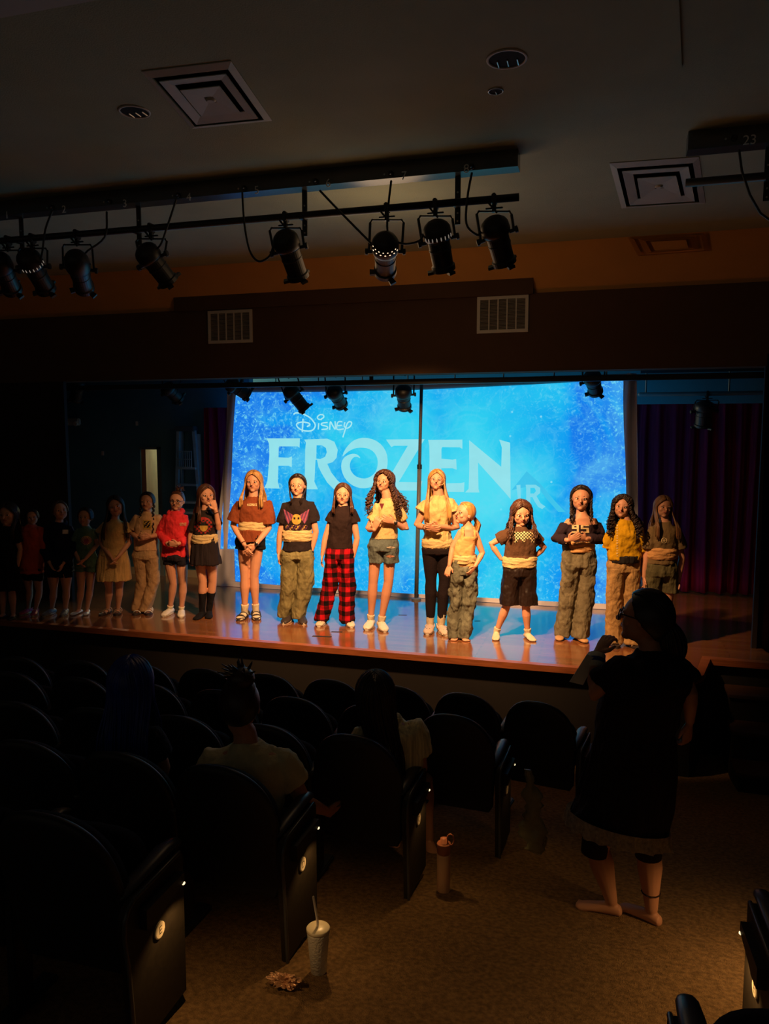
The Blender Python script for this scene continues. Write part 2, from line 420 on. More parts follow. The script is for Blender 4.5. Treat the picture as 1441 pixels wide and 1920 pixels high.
# the sheet itself
tl, tr, bl_, br_ = Py(428, 722, SY), Py(1193, 700, SY), Py(404, 1102, SY), Py(1197, 1147, SY)
bm = bmesh.new(); nx, nz = 160, 50; G = []
for j in range(nz+1):
    v = j/nz; row = []
    a = tl.lerp(bl_, v); b = tr.lerp(br_, v)
    for i in range(nx+1):
        u = i/nx; p = a.lerp(b, u)
        w = max(0., (.035-u)/.035) + max(0., (u-.962)/.038)
        dy = .05*w*math.sin(u*260+math.sin(v*5)*1.2) + .01*math.sin(v*9+u*30)*min(1, w*3)
        if v > .96: dy -= .03*(v-.96)/.04
        row.append(bm.verts.new((p.x, SY+.012+dy-(.05*w), max(SZ+.004, p.z))))
    G.append(row)
def in_pic(p):
    a = Py(430, 700, SY).x+.12; b = Py(1168, 900, SY).x-.05
    if not (a < p.x < b): return False
    z1 = Py(720, 731, SY).z-.04; z0 = Py(720, 1112, SY).z+.06
    return z0 < p.z < z1
for j in range(nz):
    for i in range(nx):
        if in_pic((G[j][i].co+G[j+1][i+1].co)/2): continue
        bm.faces.new([G[j][i], G[j+1][i], G[j+1][i+1], G[j][i+1]])
obj('sheet', bm, mat('grey_sheet', (.62, .58, .62), .9, .06, 3, .3, 12), sc, smooth=True)
pic_loop = [(433, 736), (600, 735), (790, 731), (1000, 721), (1168, 711), (1171, 800), (1172, 880), (1176, 930), (1180, 985), (1172, 1060), (1166, 1133), (1135, 1132), (900, 1122), (720, 1110), (560, 1100), (441, 1090), (439, 1029), (413, 1029), (415, 960), (421, 880), (428, 800)]
cen = Py(800, 920, SY)
pic = poly_mesh('projected_picture', [pic_loop], M_ice, sc, SY)
# recentre the picture's texture space on the picture's middle
off = cen-world_loc(sc); pic.data.transform(Matrix.Translation(-off)); pic.location = off
def c3(L): return [(480+x/6.004, 760+y/6.004) for x, y in L]
def c4(L): return [(600+x/6.004, 760+y/6.004) for x, y in L]
def c5(L): return [(780+x/5.146, 800+y/5.146) for x, y in L]
LY = SY-.006
def smooth_loop(lp, it=1):
    for _ in range(it):
        o = []
        for i in range(len(lp)):
            a, b = lp[i], lp[(i+1) % len(lp)]
            o += [(a[0]*.75+b[0]*.25, a[1]*.75+b[1]*.25), (a[0]*.25+b[0]*.75, a[1]*.25+b[1]*.75)]
        lp = o
    return lp
Lf = c3([(115, 372), (492, 372), (488, 478), (465, 462), (262, 462), (255, 475), (252, 585), (365, 590), (403, 575), (400, 698), (365, 680), (250, 680), (245, 860), (265, 938), (90, 932), (125, 860), (140, 700), (148, 560), (145, 430)])
Lr = c3([(540, 385), (800, 375), (880, 410), (918, 500), (905, 590), (860, 640), (800, 658), (845, 755), (915, 845), (970, 890), (930, 950), (875, 945), (800, 870), (740, 770), (700, 690), (684, 610), (668, 615), (655, 860), (695, 945), (540, 945), (548, 750), (552, 500), (560, 420)])
Lrh = c3([(680, 450), (740, 450), (785, 480), (795, 530), (775, 580), (720, 605), (676, 600)])
Lo = smooth_loop(c4([(245, 585), (270, 510), (330, 430), (400, 380), (500, 362), (610, 385), (700, 450), (750, 540), (762, 640), (745, 740), (690, 840), (610, 905), (520, 935), (430, 930), (350, 895), (280, 830), (240, 740), (235, 670), (250, 610), (290, 570), (350, 545), (400, 545), (440, 570), (455, 600), (420, 580), (380, 580), (345, 620), (330, 680), (345, 740), (390, 795), (450, 820), (520, 825), (590, 790), (635, 730), (650, 650), (640, 580), (600, 520), (540, 485), (470, 475), (400, 480), (330, 510), (280, 550)]))
Lz = c4([(740, 385), (1175, 380), (1040, 600), (885, 862), (1105, 866), (1150, 850), (1130, 960), (700, 960), (830, 720), (985, 455), (830, 455), (800, 470)])
Le = c5([(115, 128), (445, 125), (445, 215), (420, 200), (250, 198), (243, 215), (243, 310), (350, 318), (385, 312), (390, 415), (350, 402), (242, 402), (240, 520), (260, 548), (430, 545), (465, 535), (460, 630), (110, 625), (125, 540), (128, 300), (125, 180)])
Ln = c5([(510, 130), (820, 388), (825, 200), (800, 125), (905, 155), (910, 700), (860, 640), (595, 345), (600, 600), (610, 635), (470, 635), (505, 600), (512, 400)])
Lj = c5([(965, 565), (1005, 560), (1008, 700), (1000, 760), (970, 795), (980, 700)])
Lr2 = c5([(1055, 560), (1150, 560), (1195, 590), (1195, 640), (1160, 670), (1200, 740), (1245, 770), (1215, 795), (1175, 775), (1140, 720), (1120, 680), (1100, 680), (1100, 780), (1060, 780), (1060, 600)])
Lr2h = c5([(1100, 590), (1140, 590), (1155, 620), (1135, 645), (1100, 645)])
Lsw = c5([(920, 612), (1065, 430), (1200, 555), (1340, 720), (1440, 823), (1370, 823), (1250, 690), (1160, 560)])
Lsw2 = c4([(360, 985), (450, 1030), (540, 1050), (640, 1050), (540, 1075), (440, 1060), (360, 1020)])
for lp, m_, nm in (([Lf], M_lett, 'letter'), ([Lr, Lrh], M_lett, 'letter'), ([Lo], M_lett, 'letter'), ([Lz], M_lett, 'letter'), ([Le], M_lett, 'letter'), ([Ln], M_lett, 'letter'), ([Lj], M_lett2, 'letter'), ([Lr2, Lr2h], M_lett2, 'letter'), ([Lsw], M_sw, 'swoosh'), ([Lsw2], M_sw, 'swoosh')):
    poly_mesh(nm, lp, m_, sc, LY-(0 if nm == 'letter' else -.002))
def ribbon(name, strokes, m, parent, Y, w):
    bm = bmesh.new()
    for s in strokes:
        P = [Py(x, y, Y) for x, y in s]
        # smooth
        Q = []
        for i in range(len(P)-1):
            p0, p1, p2, p3 = P[max(i-1, 0)], P[i], P[i+1], P[min(i+2, len(P)-1)]
            for t in (0, .25, .5, .75):
                Q.append(.5*((2*p1)+(p2-p0)*t+(2*p0-5*p1+4*p2-p3)*t*t+(3*p1-p0-3*p2+p3)*t**3))
        Q.append(P[-1]); prev = None
        for i, q in enumerate(Q):
            d = (Q[min(i+1, len(Q)-1)]-Q[max(i-1, 0)]).normalized(); n = V((-d.z, 0, d.x))*w
            cur = (bm.verts.new(q+n), bm.verts.new(q-n))
            if prev: bm.faces.new([prev[0], prev[1], cur[1], cur[0]])
            prev = cur
    return obj(name, bm, m, parent)
ribbon('letter', [c3(s) for s in ([(527, 150), (524, 230), (518, 302)], [(420, 102), (450, 85), (520, 95), (600, 135), (650, 190), (665, 230), (640, 275), (590, 290), (520, 280), (470, 250), (455, 215), (480, 195), (540, 190), (590, 200), (605, 220), (570, 240)])], M_lett3, sc, LY, .009)
for st in ([[(740, 160), (700, 155), (690, 130), (720, 105), (755, 110), (760, 135), (730, 155)], [(705, 200), (698, 272)]], [[(805, 192), (745, 200), (735, 220), (800, 240), (795, 265), (735, 272)]], [[(828, 275), (835, 185), (862, 230), (890, 268), (888, 180)]], [[(970, 185), (920, 190), (910, 270), (985, 265)], [(915, 230), (965, 225)]], [[(1000, 190), (990, 230), (1020, 258), (1060, 235), (1075, 195), (1045, 185), (1020, 215), (1000, 280), (975, 360)]]):
    ribbon('letter', [c3(s) for s in st], M_lett3, sc, LY, .008)
# centre pole
p0, p1 = Py(780, 1119, 8.86), Py(790, 716, 8.86)
pr = thing('screen_pole', 'thin grey upright pole standing in front of the middle of the screen', 'pole', V((p0.x, p0.y, SZ)))
bm = bmesh.new(); pm = V((p0.x, p0.y, SZ)).lerp(p1, .62)
tube(bm, [V((p0.x, p0.y, SZ+.01)), pm], .026, 12, round_=False); obj('lower_tube', bm, mat('pole_grey', (.12, .13, .14), .45), pr, smooth=True)
bm = bmesh.new(); tube(bm, [pm, p1], .02, 12, round_=False); obj('upper_tube', bm, MATS['pole_grey'], pr, smooth=True)
bm = bmesh.new(); lathe(bm, V((p0.x, p0.y, SZ)), (0, 0, 1), [(0.001, .06), (.02, .06), (.03, .03)], 20); obj('foot', bm, MATS['pole_grey'], pr)
bm = bmesh.new(); lathe(bm, pm-V((0, 0, .03)), (0, 0, 1), [(0, .03), (.05, .03)], 16); obj('collar', bm, M_black, pr)
# pipe the sheet hangs from
xl_, xr_ = tl.x-.1, tr.x+.05
bm = bmesh.new(); tube(bm, [(xl_, SY-.02, 3.50), (xr_, SY-.02, 3.50)], .028, 12)
tag(obj('screen_pipe', bm, M_black, smooth=True), 'black horizontal pipe along the top of the projection screen', 'pipe')
bm = bmesh.new()
for x in [xl_+i*(xr_-xl_)/9+.2 for i in range(9)]:
    b_ = bmesh.new(); tube(b_, [(x, SY-.02, 3.5), (x, SY-.02, 4.0)], .007, 6); obj('hanger', b_, M_black, bpy.data.objects['screen_pipe'], origin=(0, 0, 0))
bm.free()

# ================================================================== CURTAINS
def curtain(name, xa_, xb_, y, z0, z1, m, label, amp=.07, wl=.17, lean=0.):
    bm = bmesh.new(); n = max(12, int((xb_-xa_)/.012)); rows = 14; G = []
    for j in range(rows+1):
        v = j/rows; r = []
        for i in range(n+1):
            x = xa_+(xb_-xa_)*i/n
            ph = x*2*math.pi/wl+1.3*math.sin(x*3.1)+.25*math.sin(v*3+x*2)
            a = amp*(.75+.25*math.sin(x*5.3+1))*(.7+.3*v)
            r.append(bm.verts.new((x+.02*math.sin(v*2+x*9), y+a*math.sin(ph)+a*.3*math.sin(2.3*ph), z1+(z0-z1)*v)))
        G.append(r)
    for j in range(rows):
        for i in range(n): bm.faces.new([G[j][i], G[j+1][i], G[j+1][i+1], G[j][i+1]])
    bmesh.ops.solidify(bm, geom=bm.faces[:], thickness=.006)
    return tag(obj(name, bm, m, smooth=True, origin=((xa_+xb_)/2, y, z0)), label, 'curtain')
cz = Py(1300, 755, 10.2).z
curtain('stage_curtain', Py(1160, 1100, 10.2).x, XR-.1, 10.2, SZ+.02, cz, M_maroon, 'dark purple pleated curtain across the back of the stage right of the screen')
curtain('stage_curtain', Py(388, 900, 9.36).x+.02, Py(440, 900, 9.36).x, 9.28, SZ+.02, Py(390, 765, 9.36).z, M_maroon, 'narrow dark purple curtain between ladder and left edge of the screen', .05, .13)
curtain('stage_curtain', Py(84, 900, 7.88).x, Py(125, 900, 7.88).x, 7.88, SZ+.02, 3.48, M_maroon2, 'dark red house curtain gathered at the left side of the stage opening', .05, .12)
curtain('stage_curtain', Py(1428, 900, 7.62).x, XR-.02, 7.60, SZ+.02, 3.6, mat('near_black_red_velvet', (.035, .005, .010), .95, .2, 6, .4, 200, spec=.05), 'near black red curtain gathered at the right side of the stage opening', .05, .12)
bm = bmesh.new(); box(bm, (XL+.05, 8.0, 3.415), (XR-.05, 8.06, 3.47)); box(bm, (XL+.05, 8.02, 3.46), (XL+.1, 8.04, 4.0)); box(bm, (XR-.1, 8.02, 3.46), (XR-.05, 8.04, 4.0)); box(bm, (-2.5, 8.02, 3.46), (-2.46, 8.04, 4.0))
tag(obj('curtain_track', bm, M_black), 'long black curtain track just under the stage opening header', 'track')
# blue band (soffit) over the back curtain
bm = bmesh.new(); box(bm, (Py(1180, 750, 10.0).x, 10.0, cz-.02), (XR-.02, 10.06, 3.99)); struct('trim_3', bm, M_bband)

# ================================================================== VENTS, CAN LIGHTS
def wall_vent(px0, py0, px1, py1, label):
    a, b = Py(px0, py1, WY), Py(px1, py0, WY)
    x0, x1, z0, z1 = a.x, b.x, a.z, b.z
    t = thing('wall_vent', label, 'vent', ((x0+x1)/2, WY, z0), 'wall vents over the stage')
    bm = bmesh.new(); f = .03
    box(bm, (x0, WY-.02, z0), (x0+f, WY, z1)); box(bm, (x1-f, WY-.02, z0), (x1, WY, z1)); box(bm, (x0+f, WY-.02, z0), (x1-f, WY, z0+f)); box(bm, (x0+f, WY-.02, z1-f), (x1-f, WY, z1))
    obj('frame', bm, M_vent, t)
    bm = bmesh.new(); box(bm, (x0+f, WY-.004, z0+f), (x1-f, WY-.001, z1-f)); obj('duct_opening', bm, M_hole, t)
    w = (x1-x0-2*f)/5
    for i in range(1, 5):
        bm = bmesh.new(); x = x0+f+w*i; box(bm, (x-.006, WY-.018, z0+f), (x+.006, WY-.004, z1-f)); obj('divider', bm, M_vent, t)
    bm = bmesh.new(); n = 22
    for k in range(n):
        z = z0+f+(z1-z0-2*f)*(k+.5)/n
        quadbox(bm, [(x0+f, WY-.014, z-.005), (x0+f, WY-.005, z+.004), (x0+f, WY-.004, z+.003), (x0+f, WY-.013, z-.006)], (1, 0, 0), x1-x0-2*f)
    obj('louvre', bm, mat('louvre_paint', (.33, .29, .25), .6), t)
wall_vent(392, 580, 473, 645, 'white louvred wall vent high on the header, left one')
wall_vent(894, 553, 991, 626, 'white louvred wall vent high on the header, right one')
def ceil_vent(C, label, plane='ceil', group='ceiling air diffusers'):
    cs = [Pz(x, y, CE) for x, y in C]       # TL TR BR BL seen from below
    c = sum(cs, V())/4
    t = thing('ceiling_diffuser', label, 'vent', V((c.x, c.y, CE)), group)
    def lp(s, dz): return [V((c.x+(p.x-c.x)*s, c.y+(p.y-c.y)*s, CE-dz)) for p in cs]
    def band(bm, A, B, t_=.004):
        for q in (0, 1):
            pass
        A2 = [p+V((0, 0, -t_)) for p in A]; B2 = [p+V((0, 0, -t_)) for p in B]
        for i in range(4):
            j = (i+1) % 4
            v = [bm.verts.new(p) for p in (A[i], A[j], B[j], B[i], A2[i], A2[j], B2[j], B2[i])]
            for f in ((0, 1, 2, 3), (4, 7, 6, 5), (0, 4, 5, 1), (3, 2, 6, 7)): bm.faces.new([v[k] for k in f])
        bmesh.ops.recalc_face_normals(bm, faces=bm.faces[:])
    bm = bmesh.new(); band(bm, lp(1.0, .001), lp(.86, .012)); obj('frame', bm, M_vent2, t)
    bm = bmesh.new(); q = lp(.87, .0015); bm.faces.new([bm.verts.new(p) for p in q]); bmesh.ops.solidify(bm, geom=bm.faces[:], thickness=.0005); obj('duct_opening', bm, mat('duct_olive', (.26, .24, .14), .8), t)
    for s0, s1, h0, h1 in ((.76, .54, .016, .004),):
        bm = bmesh.new(); band(bm, lp(s0, h0), lp(s1, h1)); obj('cone', bm, M_vent2, t)
    bm = bmesh.new(); band(bm, lp(.46, .02), lp(.10, .008)); bm2 = lp(.11, .009); bm.faces.new([bm.verts.new(p) for p in bm2]); obj('cone', bm, M_vent2, t)
    bm = bmesh.new(); lathe(bm, V((c.x, c.y, CE-.022)), (0, 0, 1), [(0, .02), (.008, .028), (.013, .03)], 16); obj('knob', bm, M_vent2, t)
ceil_vent([(265, 133), (433, 113), (510, 225), (360, 240)], 'square stepped ceiling air diffuser at the upper left, beside a recessed light')
ceil_vent([(1142, 305), (1310, 293), (1322, 380), (1165, 390)], 'square stepped ceiling air diffuser at the right, behind the short bar end')
# painted grille on the orange soffit
sA = (CEY, CE); sB = (WY+.1, ZW-.09)
def Ps(x, y):      # point on the slanted soffit
    n = V((0, -(sB[1]-sA[1]), (sB[0]-sA[0]))).normalized(); d = ray(x, y); q = V((0, sA[0], sA[1]))
    return CAM+d*(n.dot(q-CAM)/n.dot(d)), n
_, sn = Ps(1200, 450)
if sn.z > 0: sn = -sn
cs = [Ps(x, y)[0] for x, y in ((1176, 445), (1322, 437), (1330, 470), (1196, 480))]; c = sum(cs, V())/4
t = thing('soffit_diffuser', 'orange painted air diffuser on the slanted orange soffit', 'vent', c)
def inset(s, h): return [c+(p-c)*s+sn*h for p in cs]
for s0, s1, h in ((1., .86, .012), (.74, .58, .02)):
    bm = bmesh.new(); A, B = inset(s0, .002), inset(s1, h)
    for i in range(4): bm.faces.new([bm.verts.new(p) for p in (A[i], A[(i+1) % 4], B[(i+1) % 4], B[i])])
    bmesh.ops.solidify(bm, geom=bm.faces[:], thickness=.003); obj('frame' if s0 == 1 else 'cone', bm, M_orange, t)
bm = bmesh.new(); quadbox(bm, inset(.46, .004), sn, .012); obj('plate', bm, M_orange, t)

def can_light(px, py, r, label, small=False):
    c = Pz(px, py, CE)
    t = thing('recessed_light', label, 'ceiling light', c, 'unlit recessed ceiling lights')
    bm = bmesh.new(); seg = 32
    lathe(bm, c, (0, 0, -1), [(.001, r*1.15), (.006, r*1.13), (.006, r), (.001, r)], seg, caps=False); obj('rim', bm, M_vent if not small else M_steel, t, smooth=True)
    bm = bmesh.new(); lathe(bm, c, (0, 0, -1), [(.0015, r), (.002, r*.3)], seg); obj('cavity', bm, M_hole, t)
    for k in range(3 if not small else 1):
        bm = bmesh.new(); x = c.x+(k-1)*r*.55 if not small else c.x
        tube(bm, [(x, c.y+r*.1, CE-.004), (x, c.y+r*.75, CE-.005)], .004, 6); obj('reflector_highlight' if False else 'highlight_bar', bm, M_steel, t)  # thin steel bars shaped as the highlights in the can's reflector
can_light(252, 209, .075, 'round unlit recessed ceiling light left of the left diffuser')
can_light(950, 110, .085, 'round unlit recessed ceiling light near the top centre')
can_light(929, 170, .035, 'small chrome ringed fitting in the ceiling below the round recessed light', True)
a, b = Pz(1275, 124, CE), Pz(1268, -20, CE)
bm = bmesh.new(); dx = (b-a); dx.z = 0; nrm = V((-dx.y, dx.x, 0)).normalized()*.008
quadbox(bm, [a+nrm, b+nrm+dx*2, b-nrm+dx*2, a-nrm], (0, 0, -1), .012)
struct('trim_4', bm, M_ceil)

# ================================================================== LIGHTING BARS
TY = 5.05; NB = rad(90)
def raceway(pxa, pxb, nums, label, Z=4.58):
    a = Py(pxa, 340, TY).x if pxa > -900 else XL+.1; b = Py(pxb, 340, TY).x if pxb < 2000 else XR-.1
    t = thing('wiring_raceway', label, 'track', (b if pxb < 1200 else a, TY, CE))
    bm = bmesh.new(); box(bm, (a, TY-.06, 4.545), (b, TY+.06, CE-.002)); obj('housing', bm, mat('raceway_black', (.055, .06, .062), .22, .1, spec=1.), t)
    for px, py, s, sock in nums:
        p = Py(px, py, TY-.061)
        text('number', s, mat('number_white', (.9, .9, .9), .6), t, (p.x, TY-.0625, p.z), .075, (NB, 0, 0))
        if sock:
            q = Py(sock, py-4, TY-.061)
            bm = bmesh.new(); lathe(bm, V((q.x, TY-.0605, q.z)), (0, -1, 0), [(0, .018), (.012, .018), (.014, .012), (.03, .010)], 14); obj('outlet', bm, M_black, t)
            bm = bmesh.new(); lathe(bm, V((q.x-.045, TY-.0605, q.z)), (0, -1, 0), [(0, .006), (.004, .006)], 8); obj('screw', bm, M_steel, t)
    return t
R1 = raceway(-1000, 972, [(13, 404, '1', None), (120, 393, '2', 98), (234, 382, '3', 205), (354, 370, '4', 334), (481, 357, '5', 458), (615, 344, '6', 592), (757, 330, '7', 733), (874, 317, '8', 884)], 'long black numbered wiring raceway on the ceiling, one to eight')
R2 = raceway(1285, 3000, [(1405, 263, '23', 1376)], 'black wiring raceway numbered 23 at the right edge of the ceiling')
BZ = Py(720, 391, 5.05).z
def bar(pxa, pxb, hang, label):
    a = Py(pxa, 390, TY).x if pxa > -900 else XL+.1; b = Py(pxb, 390, TY).x if pxb < 2000 else XR-.1
    t = thing('lighting_bar', label, 'pipe', (a, TY, BZ))
    bm = bmesh.new(); tube(bm, [(a, TY, BZ), (b, TY, BZ)], .024, 14, round_=False); obj('pipe', bm, M_black, t, smooth=True)
    for px in hang:
        x = Py(px, 390, TY).x
        bm = bmesh.new(); box(bm, (x-.018, TY+.026, BZ-.13), (x+.018, TY+.034, 4.55)); box(bm, (x-.018, TY-.03, BZ-.03), (x+.018, TY+.03, BZ-.024)); obj('hanger_strap', bm, M_black, t)
        for z in (BZ-.11, BZ-.06, BZ+.07):
            bm = bmesh.new(); lathe(bm, V((x, TY+.026, z)), (0, -1, 0), [(0, .006), (.003, .006)], 8); obj('bolt', bm, M_steel, t)
    return t
bar(-1000, 972, [33, 255, 568, 856], 'long black lighting pipe hung under the numbered raceway')
bar(1283, 3000, [1437], 'short black lighting pipe at the right edge of the ceiling')

def fixture(clamp, tail, front, r, label, lit=False, vents=False, cable=None, group='theatrical spotlights', barz=None, yokeside=None):
    clamp, tail, front = V(clamp), V(tail), V(front)
    ax = (front-tail); Ln_ = ax.length; ax.normalize()
    t = thing('stage_spotlight', label, 'spotlight', clamp, group)
    # rear lamp housing: dome plus wider drum
    bm = bmesh.new(); h = Ln_
    lathe(bm, tail, ax, [(0, r*.30), (.03*h, r*.62), (.09*h, r*.92), (.16*h, r*1.08), (.30*h, r*1.12), (.36*h, r*1.05), (.38*h, r*.98)], 28)
    obj('lamp_housing', bm, M_black, t, smooth=True)
    bm = bmesh.new(); lathe(bm, tail, ax, [(.375*h, r*.90), (.40*h, r*.93), (.41*h, r*.88), (.55*h, r*.86), (.56*h, r*.9), (.58*h, r*.9), (.59*h, r*.86), (.88*h, r*.84), (.90*h, r*.95), (.99*h, r*.95)], 28, caps=True)
    obj('lens_barrel', bm, M_black, t, smooth=False)
    a, b = frame_of(ax)
    for k in range(3):
        an = rad(90+120*k)+(.5 if lit else 0.2); d = a*math.cos(an)+b*math.sin(an); c = tail+ax*h*.97
        bm = bmesh.new(); s = ax.cross(d)
        P = [c+d*r*.8-s*.018, c+d*r*.8+s*.018, c+d*r*1.32+s*.022, c+d*r*1.32-s*.022]
        quadbox(bm, P, ax, .018); obj('frame_holder', bm, M_black, t)
    bm = bmesh.new(); lathe(bm, tail+ax*h*.93, ax, [(0, r*.8), (.004, r*.8)], 24); 
    obj('lens', bm, mat('lens_amber', (.9, .45, .12), .2, 0, emit=(6 if lit else 0)) if lit else mat('lens_dark', (.02, .02, .03), .1, 0), t)
    if vents or lit:
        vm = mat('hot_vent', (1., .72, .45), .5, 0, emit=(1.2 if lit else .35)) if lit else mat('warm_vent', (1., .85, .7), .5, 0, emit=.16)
        if lit:
            for row in range(4):
                for k in range(7):
                    an = rad(-60+k*20+row*9); d = -uv*0+(a*0)
                    # holes on the rear dome facing the hall
                    tow = (CAM-tail); tow = (tow-ax*tow.dot(ax)).normalized(); sd = ax.cross(tow)
                    dd_ = tow*math.cos(an)+sd*math.sin(an); rr = r*(1.10, 1.03, .86, .70)[row]*1.0; hh = (.20, .145, .10, .07)[row]*h
                    bm = bmesh.new(); ellipsoid(bm, tail+ax*hh+dd_*rr, [ax*.004, ax.cross(dd_)*.006, dd_*.003], 8, 5); obj('vent_hole', bm, vm, t)
        else:
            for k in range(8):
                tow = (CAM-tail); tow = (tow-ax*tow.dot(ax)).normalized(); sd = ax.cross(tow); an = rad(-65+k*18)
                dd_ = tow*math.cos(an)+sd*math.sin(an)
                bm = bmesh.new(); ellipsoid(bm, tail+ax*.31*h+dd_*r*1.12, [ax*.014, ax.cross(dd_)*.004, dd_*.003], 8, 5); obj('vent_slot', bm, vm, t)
    # yoke
    piv = tail+ax*h*.40; side = rv.copy(); side = (side-ax*side.dot(ax)).normalized()
    if yokeside: side = (side+V((0, yokeside, 0))).normalized()
    top = clamp-V((0, 0, .075)); wd = r*1.32
    bm = bmesh.new()
    sh_ = rv
    P = [piv-side*wd, V((top.x, top.y, top.z))-sh_*wd*1.02-V((0, 0, .02)), top-sh_*wd*.9, top+sh_*wd*.9, top+sh_*wd*1.02-V((0, 0, .02)), piv+side*wd]
    for i in range(5): tube(bm, [P[i], P[i+1]], .009, 6, flat=.6)
    obj('yoke', bm, M_black, t)
    for s in (-1, 1):
        bm = bmesh.new(); lathe(bm, piv+side*s*(wd-.03), side*s, [(0, .012), (.035, .012), (.037, .022), (.055, .022), (.058, .01)], 12); obj('knob', bm, M_black, t)
    # clamp
    bm = bmesh.new(); c = clamp
    box(bm, c+V((-.014, -.034, -.035)), c+V((.014, .034, .032)), .006); box(bm, c+V((-.012, -.012, -.08)), c+V((.012, .012, -.03))); tube(bm, [c+V((-.05, 0, -.055)), c+V((.05, 0, -.055))], .006, 6)
    tube(bm, [c+V((.02, -.03, -.09)), c+V((-.03, -.03, -.03))], .007, 6)
    obj('clamp', bm, M_black, t)
    if cable:
        bm = bmesh.new(); P = [V(p) for p in cable]+[tail+ax*.22*h+(-side if cable[0][0] < tail.x else side)*r*1.1]
        Q = []
        for i in range(len(P)-1):
            p0, p1, p2, p3 = P[max(i-1, 0)], P[i], P[i+1], P[min(i+2, len(P)-1)]
            for tt in (0, .2, .4, .6, .8):
                Q.append(.5*((2*p1)+(p2-p0)*tt+(2*p0-5*p1+4*p2-p3)*tt*tt+(3*p1-p0-3*p2+p3)*tt**3))
        Q.append(P[-1]); tube(bm, Q, .0075, 8); obj('power_cable', bm, M_black, t, smooth=True)
    return t, ax
def fx(clx, T, Fp, dep, label, **k):
    """clamp pixel x on the front bar; T, Fp: pixels of housing end and lens end; dep: how far the lens end reaches towards the stage"""
    c = V((Py(clx, 390, TY).x, TY, BZ))
    tail = Py(T[0], T[1], TY-.02-dep*.35); front = Py(Fp[0], Fp[1], TY-.02+dep*.65)
    cb = k.pop('cab', None)
    if cb: k['cable'] = [Py(x, y, TY-.065) for x, y in cb]
    return fixture(c, tail, front, .082, label, **k)
fx(12, (-8, 478), (24, 545), .30, 'black stage spotlight at the far left end of the lighting pipe')
fx(58, (45, 470), (88, 545), .30, 'black stage spotlight with bright slots, second from the left on the pipe', vents=True, cab=[(98, 396), (85, 430), (80, 468)])
fx(142, (140, 478), (158, 540), .42, 'black stage spotlight third from the left, turned away to the stage', cab=[(200, 398), (196, 445), (160, 475)])
fx(282, (264, 460), (318, 530), .22, 'black stage spotlight fourth from the left, tilted down right under number 4', cab=[(330, 375), (315, 420), (303, 455)])
fx(535, (529, 432), (560, 522), .22, 'black stage spotlight with long hanging cable under number 5', cab=[(454, 362), (458, 420), (468, 470), (485, 490), (505, 480)])
f7, ax7 = fx(725, (722, 444), (722, 511), .34, 'stage spotlight glowing through its vent holes under number 7', lit=True, cab=[(600, 358), (640, 400), (697, 458)])
fx(816, (815, 412), (832, 507), .18, 'black stage spotlight with bright slots, second from the right on the pipe', vents=True, cab=[(733, 340), (727, 395), (728, 440), (755, 457), (785, 452)])
fx(926, (922, 406), (946, 495), .18, 'black stage spotlight at the right end of the lighting pipe', cab=[(884, 325), (876, 370), (874, 420), (893, 440)])
# loose safety cable at far right bar
bm = bmesh.new(); P = [Py(x, y, TY-.065) for x, y in ((1385, 282), (1390, 320), (1405, 365), (1425, 400), (1460, 425))]; tube(bm, P, .007, 8)
tag(obj('power_cable', bm, M_black, smooth=True), 'black cable hanging from outlet 23 at the right edge', 'cable')

# stage-side electric pipe and its lights
EYP = 8.35; EZ = 3.62
bm = bmesh.new(); tube(bm, [(XL+.1, EYP, EZ), (XR-.1, EYP, EZ)], .022, 12)
tag(obj('lighting_bar', bm, M_black, smooth=True), 'black lighting pipe behind the stage opening header', 'pipe')
def fx2(clx, T, Fp, dep, label, **k):
    c = V((Py(clx, 715, EYP).x, EYP, EZ)); y0 = k.pop('y', EYP)
    return fixture(c, Py(T[0], T[1], y0-dep*.4), Py(Fp[0], Fp[1], y0+dep*.6), .085, label, **k)
fx2(438, (425, 715), (465, 742), .2, 'black spotlight at the upper left corner of the screen')
fx2(540, (537, 724), (572, 768), .15, 'black spotlight hanging over the script title on the screen')
fx2(628, (622, 727), (640, 760), .25, 'black spotlight second right of the screen title, short barrel')
fx2(757, (755, 725), (758, 764), .22, 'black spotlight just left of the centre pole')
fx2(1112, (1108, 700), (1116, 735), .25, 'black spotlight in front of the upper right of the screen')
fx2(322, (308, 722), (336, 750), .2, 'dark spotlight above the ladder on the left of the stage')
fx2(143, (148, 712), (142, 748), .2, 'dark spotlight at the far left of the stage opening')
c = V((Py(1326, 738, 9.6).x, 9.6, Py(1326, 738, 9.6).z))
fixture(c, Py(1322, 752, 9.5), Py(1316, 800, 9.6), .10, 'dark spotlight hanging in front of the purple curtain')
t = thing('wiring_raceway', 'blue lit raceway numbered 20 and 21 above the purple curtain', 'track', (.9, 9.62, 3.9))
x0 = Py(1200, 710, 9.62).x
bm = bmesh.new(); box(bm, (x0, 9.62, 3.60), (XR-.1, 9.72, 3.70)); box(bm, (1.0, 9.66, 3.7), (1.04, 9.7, 4.0)); obj('housing', bm, mat('raceway_blue_black', (.02, .04, .05), .5), t)
for px, s in ((1270, '20'), (1360, '21')):
    p = Py(px, 710, 9.615); text('number', s, MATS['number_white'], t, (p.x, 9.615, 3.65), .07, (NB, 0, 0))
bm = bmesh.new(); tube(bm, [(x0, 9.6, c.z), (XR-.1, 9.6, c.z)], .025, 10); 
for x in (.4, 1.3, 2.3): tube(bm, [(x, 9.63, c.z), (x, 9.63, 3.65)], .01, 6)
tag(obj('lighting_bar', bm, mat('bar_blue_grey', (.10, .16, .18), .4), smooth=True), 'thin pipe crossing in front of the blue band at the right rear', 'pipe')

